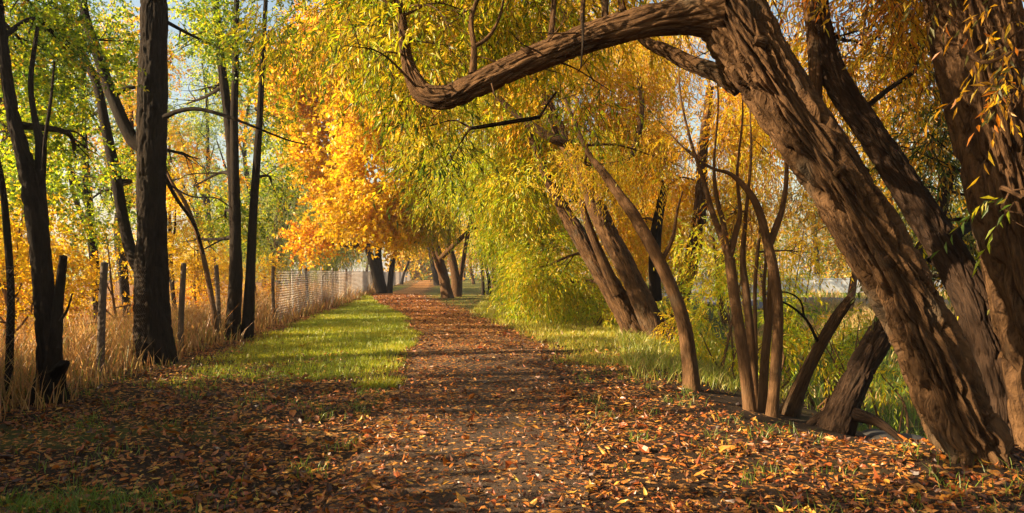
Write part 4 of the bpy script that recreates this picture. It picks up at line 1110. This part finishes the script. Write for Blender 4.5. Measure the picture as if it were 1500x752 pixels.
for k, yy in enumerate(f_posts):
    xx = fence_x(yy); zz = gz(xx, yy)[0]
    timber = yy < 21 or k % 4 == 0
    child("post", me_w if timber else me_s, fence, (xx, yy, zz), 1.7 * k, (1, 1, random.uniform(.97, 1.05)), (random.uniform(-.03, .03), random.uniform(-.03, .03)))
# one woven panel 1 m long, stretched a little to each bay
def mesh_panel(length=2.7, H=1.5, cell=.075, wr=.0016, mat=None):
    b = Buf()
    n = int(length / cell)
    rows = int(H / cell)
    zz = np.linspace(.04, .04 + H, 2 * rows + 1)
    for i in range(n + 1):
        x0 = i * length / n
        xs = x0 + np.where(np.arange(len(zz)) % 2 == 0, -.5, .5) * cell
        ys_ = np.where(np.arange(len(zz)) % 2 == 0, -.002, .002)
        p = np.stack([xs, ys_, zz], 1)
        off = np.array([[wr, 0, 0], [-wr * .5, wr * .9, 0], [-wr * .5, -wr * .9, 0]])
        b.add((p[:, None] + off[None]).reshape(-1, 3), grid_faces(len(p), 3, True))
    for h_ in (.05, .8, H + .03):
        tube(b, [(0, 0, h_), (length / 2, 0, h_ - .006), (length, 0, h_)], [.0022] * 3, 3, .5, cap=False)
    return b.mesh("wire_mesh", mat, False)
M_RUST = plain_mat("rusty_wire", (.12, .08, .055), .8, .2, .4, 30.0)
me_p = mesh_panel(wr=.0015, mat=M_RUST)
me_f = mesh_panel(wr=.0042, mat=M_STEEL)
for k in range(len(f_posts) - 1):
    y0, y1 = f_posts[k], f_posts[k + 1]
    x0, x1 = fence_x(y0), fence_x(y1)
    z0, z1 = gz(x0, y0)[0], gz(x1, y1)[0]
    L = math.hypot(x1 - x0, y1 - y0)
    o = child("wire_mesh", me_p if y0 < 19 else me_f, fence, (x0 + .06, y0, z0), math.atan2(y1 - y0, x1 - x0), (L / 2.7, 1, 1), (0, 0))

# ================================================================== ROADSIDE WALL beyond the road
wall = thing("roadside_wall", "low pale grey concrete wall with square posts beyond the road on the right", "wall", (13, 52, gz(13., 52.)[0]))
def box(b, c, s, rz=0., bev=.0):
    x, y, z = [k / 2 for k in s]
    v = np.array([[-x, -y, -z], [x, -y, -z], [x, y, -z], [-x, y, -z], [-x, -y, z], [x, -y, z], [x, y, z], [-x, y, z]])
    cr, sr = math.cos(rz), math.sin(rz)
    v = np.stack([v[:, 0] * cr - v[:, 1] * sr, v[:, 0] * sr + v[:, 1] * cr, v[:, 2]], 1) + np.array(c)
    b.add(v, [[0, 3, 2, 1], [4, 5, 6, 7], [0, 1, 5, 4], [1, 2, 6, 5], [2, 3, 7, 6], [3, 0, 4, 7]])
pb = Buf(); box(pb, (0, 0, .55), (3.7, .16, 1.1)); box(pb, (0, 0, 1.13), (3.72, .24, .06)); me_panel = pb.mesh("panel", M_CONC)
qb = Buf(); box(qb, (0, 0, .68), (.3, .3, 1.36)); box(qb, (0, 0, 1.39), (.38, .38, .07)); me_post = qb.mesh("post", M_CONC)
for k in range(13):
    x0 = 11 + 4 * k; y0 = 53 - .45 * k * 1
    zz = gz(x0, y0)[0] - .05
    an = math.atan2(-.45, 4)
    child("post", me_post, wall, (x0, y0, zz), an)
    child("panel", me_panel, wall, (x0 + 2, y0 - .225, zz), an)

# ================================================================== CAR at the far end
def car(x, y, rz):
    z0 = gz(x, y)[0]
    t = thing("parked_car", "dark blue car parked at the far end of the path", "car", (x, y, z0))
    t.rotation_euler = (0, 0, rz)
    prof = [(-2.1, .35), (-2.15, .6), (-2.1, .88), (-1.2, .98), (-.6, 1.42), (.7, 1.46), (1.5, 1.02), (2.12, .92), (2.18, .6), (2.1, .33)]
    b = Buf()
    ws = [.78, .84, .84, .84, .66, .66, .82, .82, .84, .78]
    nprof = len(prof)
    V = []
    for sgn in (-1, 1):
        for (px_, pz), w_ in zip(prof, ws):
            V.append((px_, sgn * w_, pz))
    F4 = [[i, i + 1, nprof + i + 1, nprof + i] for i in range(nprof - 1)] + [[nprof - 1, 0, nprof, 2 * nprof - 1]]
    b.add(V, F4)
    for o_ in (0, nprof):
        k = [[o_, o_ + 1, o_ + 8, o_ + 9], [o_ + 1, o_ + 2, o_ + 7, o_ + 8], [o_ + 2, o_ + 3, o_ + 6, o_ + 7], [o_ + 3, o_ + 4, o_ + 5, o_ + 6]]
        b.add(V, k)
    def par(name, buf, mat):
        o = bpy.data.objects.new(name, buf.mesh(name, mat, False)); COL.objects.link(o); o.parent = t; return o
    par("body", b, M_PAINT)
    g = Buf()
    g.add([(-1.19, -.74, 1.02), (-1.19, .74, 1.02), (-.66, .61, 1.40), (-.66, -.61, 1.40)], [[0, 1, 2, 3]]); g.v[0][:, 0] -= .03
    par("rear_window", g, M_GLASS)
    for s_ in (-1, 1):
        g = Buf(); g.add([(-.95, s_ * .815, 1.03), (1.2, s_ * .815, 1.06), (.68, s_ * .685, 1.4), (-.5, s_ * .685, 1.38)], [[0, 1, 2, 3]]); par("side_window", g, M_GLASS)
        g = Buf(); box(g, (-2.15, s_ * .62, .75), (.06, .3, .16)); par("tail_lamp", g, M_LAMP)
        for wx in (-1.35, 1.35):
            g = Buf(); tube(g, [(wx, s_ * .66, .32), (wx, s_ * .76, .32), (wx, s_ * .87, .32)], [.31, .32, .30], 18, .06)
            wh = par("wheel", g, M_RUBB)
    return t
car(-20.4, 168, math.radians(78))

# ================================================================== STONES AND LOG IN THE DITCH
for k, (u, v, Y_, s, lab) in enumerate([(1318, 640, 7.4, (.34, .22, .13), "flat dark stone in the ditch left of the massive willow foot"), (1345, 655, 6.9, (.3, .2, .12), "small dark stone touching the shadow of the massive willow in the ditch"),
                                       (1285, 628, 8.2, (.3, .22, .14), "dark stone lying deepest in the ditch under the crooked trunk")]):
    p0 = P(u, v, Y_); zg = gz(p0[0], p0[1])[0]
    nu, nv = 20, 12
    th, ph = np.meshgrid(np.linspace(0, 2 * np.pi, nu, endpoint=False), np.linspace(.02, np.pi - .02, nv))
    d = np.stack([np.cos(th) * np.sin(ph), np.sin(th) * np.sin(ph), np.cos(ph)], -1).reshape(-1, 3)
    d = d * (1 + .22 * fbm(d * 1.6 + k * 5, 50 + k, 3))[:, None]
    b = Buf(); b.add(d * np.array(s) + np.array([p0[0], p0[1], zg + s[2] * .1]), grid_faces(nv, nu, True)[:, ::-1])
    tag(b.build("ditch_stone", M_STONE, shade=True), lab, "stone", "stones in the ditch")

# ================================================================== GRASS
def blades(b, x, y, h, w, col, r, lean=.35, seg=2):
    n = len(x)
    z = gz(x, y)
    an = r.uniform(0, 6.283, n); la = r.uniform(0, 6.283, n)
    s = np.stack([np.cos(an), np.sin(an), 0 * an], 1) * (w * .5)[:, None]
    o = np.stack([x, y, z - .01], 1)
    ln = np.stack([np.cos(la), np.sin(la), 0 * la], 1) * (h * lean * r.uniform(.3, 1.6, n))[:, None]
    up = np.array([0, 0, 1.0])
    tip = o + ln + up * h[:, None]
    if seg == 1:
        v = np.stack([o - s, o + s, tip], 1); f = np.arange(n)[:, None] * 3 + np.array([0, 1, 2])
        b.add(v.reshape(-1, 3), f, np.repeat(col, 3, 0))
    else:
        mid = o + ln * .35 + up * h[:, None] * .58
        v = np.stack([o - s, o + s, mid + s * .8, mid - s * .8, tip], 1)
        k = np.arange(n)[:, None] * 5
        f = np.concatenate([k + np.array([0, 1, 2]), k + np.array([0, 2, 3]), k + np.array([3, 2, 4])])
        b.add(v.reshape(-1, 3), f, np.repeat(col, 5, 0))
def scatter(n, x0, x1, y0, y1, r, ypow=1.6):
    """random ground points inside the view, denser near the camera"""
    t = r.random(n)
    y = y0 + (y1 - y0) * t ** ypow
    x = r.uniform(0, 1, n) * (x1 - x0) + x0
    k = np.abs(x) < .80 * y + .6
    return x[k], y[k]
def jit(c, n, r, a=.25):
    return np.clip(np.array(c) * r.uniform(1 - a, 1 + a, (n, 1)) * r.uniform(.9, 1.1, (n, 3)), 0, .8)
r = np.random.default_rng(41)
b = Buf()
x, y = scatter(420000, -9.5, 1.0, 8.6, 60, r, 1.8)
k = (r.random(len(x)) < lawn_mask(x, y) * 1.0) & (x < path_l(y) + .05)
x, y = x[k], y[k]
c = np.where((fbm(np.stack([x, y, x * 0], 1) * .7, 9) + r.normal(size=len(x)) * .3 > .15)[:, None], jit((.46, .42, .02), len(x), r), jit((.28, .32, .016), len(x), r))
blades(b, x, y, r.uniform(.045, .10, len(x)) * (1 + .012 * y), .006 + .0007 * y, c, r, .5, 1)
b.build("lawn_grass", M_GRASS, kind="stuff")
b = Buf()
x, y = scatter(170000, -1.5, 6.5, 9.5, 60, r, 1.7)
k = (r.random(len(x)) < lawn_mask(x, y) * .9) & (x > path_r(y) + .1) & (x < np.interp(y, CY, CX) + 1)
x, y = x[k], y[k]
c = np.where((r.random(len(x)) < .45)[:, None], jit((.48, .38, .04), len(x), r), jit((.30, .31, .02), len(x), r))
blades(b, x, y, r.uniform(.05, .13, len(x)) * (1 + .01 * y), .006 + .0007 * y, c, r, .6, 1)
# longer grass at the feet of the leaning willows and along the bank
x, y = scatter(50000, .8, 6.5, 9, 30, r, 1.3)
dd = x - np.interp(y, CY, CX)
k = (dd > -.5) & (dd < 2.0) & (r.random(len(x)) < .75 * smooth(8.6, 11, y))
x, y = x[k], y[k]
c = np.where((r.random(len(x)) < .4)[:, None], jit((.40, .33, .07), len(x), r), jit((.22, .26, .02), len(x), r))
blades(b, x, y, r.uniform(.08, .26, len(x)), .007 + .0005 * y, c, r, .7, 2)
# the far bank and verge
x, y = scatter(60000, 4, 34, 9, 45, r, 1.3)
dd = x - np.interp(y, CY, CX)
k = (dd > 2.9) & ~((y > np.interp(x, rx, rn) - .3) & (y < np.interp(x, rx, rf) + .3) & (x > 8)) 
x, y = x[k], y[k]
pn = fbm(np.stack([x, y, x * 0], 1) * .5, 19)
c = np.where((pn + r.normal(size=len(x)) * .15 > .0)[:, None], jit((.50, .32, .11), len(x), r), jit((.16, .24, .02), len(x), r))
blades(b, x, y, np.where(pn > .0, r.uniform(.25, .7, len(x)), r.uniform(.1, .35, len(x))), .009 + .0007 * y, c, r, .6, 2)
b.build("bank_grass", M_GRASS, kind="stuff")
# scattered tufts among the fallen leaves
b = Buf()
for q in range(330):
    yy = r.uniform(3.9, 12); xx = r.uniform(-.8 * yy - .3, .8 * yy)
    if path_l(yy) - .1 < xx < path_r(yy) + .1 or xx > np.interp(yy, CY, CX) + .2: continue
    m = int(r.integers(6, 26)); sp = r.uniform(.03, .12)
    x = xx + r.normal(size=m) * sp; y = yy + r.normal(size=m) * sp
    blades(b, x, y, r.uniform(.05, .14, m), np.full(m, .006), jit((.16, .22, .02), m, r), r, .7, 2)
x = r.normal(size=900) * .35 - 2.75; y = r.normal(size=900) * .14 + 4.25
blades(b, x, y, r.uniform(.05, .13, 900), np.full(900, .006), jit((.13, .20, .02), 900, r), r, .7, 2)
b.build("grass_tufts", M_GRASS, kind="stuff")
# tall dry grass along the fence
b = Buf()
t_ = r.random(42000); y = 5.5 + 55 * t_ ** 1.7
off = r.normal(size=len(y)) * .8 - 1.0
off = np.where(r.random(len(y)) < .35, -np.abs(r.normal(size=len(y))) * 4 - .3, off)
x = fence_x(y) + off
k = (off < .45 + .15 * fbm(np.stack([x * 0, y, y * 0], 1) * 1.1, 61)) & (np.abs(x) < .8 * y + 1.5)
x, y = x[k], y[k]
c = np.where((r.random(len(x)) < .78)[:, None], jit((.48, .28, .095), len(x), r), jit((.42, .19, .05), len(x), r))
c = np.where((r.random(len(x)) < .14)[:, None], jit((.2, .2, .03), len(x), r), c)
hh = r.uniform(.3, 1.05, len(x)) * (.65 + .5 * (fbm(np.stack([x, y, x * 0], 1) * .9, 62) + .5)) * np.where(fence_x(y) - x < -.1, .55, 1.0)
blades(b, x, y, np.clip(hh * .85, .12, 1.2), .006 + .0008 * y, c, r, .42, 2)
b.build("dry_grass", M_GRASS, kind="stuff")

# ================================================================== FALLEN LEAVES
LC = [(.38, .115, .014), (.42, .17, .022), (.28, .065, .012), (.14, .046, .014), (.06, .022, .011), (.52, .26, .035), (.22, .085, .026)]
r = np.random.default_rng(55)
b = Buf()
x, y = scatter(620000, -24, 20, 3.2, 46, r, 2.5)
dd = x - np.interp(y, CY, CX)
k = (r.random(len(x)) < leaf_mask(x, y) * np.where(dd > .3, .5, 1)) & (x > fence_x(y) - 2.5) & (dd < 5)
x, y = x[k], y[k]
n = len(x)
inp = (x > path_l(y)) & (x < path_r(y))
z = gz(x, y) + np.where(inp, .03, .012) + r.uniform(0, .02, n)
pos = np.stack([x, y, z], 1)
an = r.uniform(0, 6.283, n)
d = np.stack([np.cos(an), np.sin(an), r.normal(size=n) * .3], 1)
nrm = np.stack([r.normal(size=n) * .6, r.normal(size=n) * .6, np.where(r.random(n) < .5, 1, -1) * np.ones(n)], 1)
cols = np.array(LC)[r.choice(len(LC), n, p=[.20, .10, .17, .22, .21, .04, .06])] * r.uniform(.7, 1.15, (n, 1))
L = r.lognormal(math.log(.040), .45, n).clip(.016, .12) * (1 + .012 * y); W = L * r.uniform(.18, .6, n)
near = y < 8.5
add_leaves(b, pos[near], d[near], nrm[near], L[near], W[near], cols[near], r.normal(size=(int(near.sum()), 1)) * .3, True)
add_leaves(b, pos[~near], d[~near], nrm[~near], L[~near], W[~near], cols[~near], .15, False)
b.build("leaf_litter", M_FALLEN, kind="stuff")
# the leaves that show largest, one by one
kinds = [("orange", (.46, .15, .018)), ("yellow", (.56, .34, .05)), ("brown", (.17, .07, .022)), ("red-brown", (.30, .07, .014))]
leaf_me = {}
for kn, cc in kinds:
    for j in range(4):
        bb = Buf()
        Lq = [.06, .075, .055, .08][j]
        add_leaves(bb, np.array([[-Lq / 2, 0, .006]]), np.array([[1, 0, .05 * j]]), np.array([[.1, .2 * (j - 1.5), 1]]), [Lq], [Lq * [.28, .36, .5, .3][j]], np.array([cc]), [.25, -.2, .3, -.3][j], True)
        leaf_me[kn, j] = bb.mesh("fallen_leaf", M_FALLEN)
cnt = 0
while cnt < 270:
    yy = 3.95 + 3.0 * random.random() ** 1.6
    xx = random.uniform(-.76 * yy, .76 * yy)
    if xx > np.interp(yy, CY, CX) - .1 or random.random() > leaf_mask(np.array([xx]), np.array([yy]))[0] + .25:
        continue
    kn, _ = kinds[random.choices(range(4), [.4, .25, .2, .15])[0]]
    onp = path_l(yy) < xx < path_r(yy)
    o = bpy.data.objects.new("fallen_leaf", leaf_me[kn, random.randrange(4)]); COL.objects.link(o)
    o.location = (xx, yy, gz(xx, yy)[0] + (.04 if onp else .026))
    o.rotation_euler = (random.gauss(0, .2), random.gauss(0, .2), random.uniform(0, 6.28))
    where = "the path" if onp else ("the shaded ground left of the path" if xx < 0 else "the ground between path and willows")
    tag(o, f"{kn} leaf fallen on {where} in the foreground", "leaf", f"{kn} leaves fallen on {where}")
    cnt += 1

# ================================================================== AIR
hz = Buf(); box(hz, (0, 600, 14), (2000, 2000, 34))
m, nt, out = new_mat("haze_air")
pv = N(nt, "ShaderNodeVolumePrincipled", Density=.0006)
pv.inputs["Color"].default_value = (.92, .93, 1.0, 1)
pv.inputs["Anisotropy"].default_value = .35
nt.links.new(pv.outputs[0], out.inputs["Volume"])
hz.build("haze", m, kind="stuff")
S.cycles.volume_bounces = 0
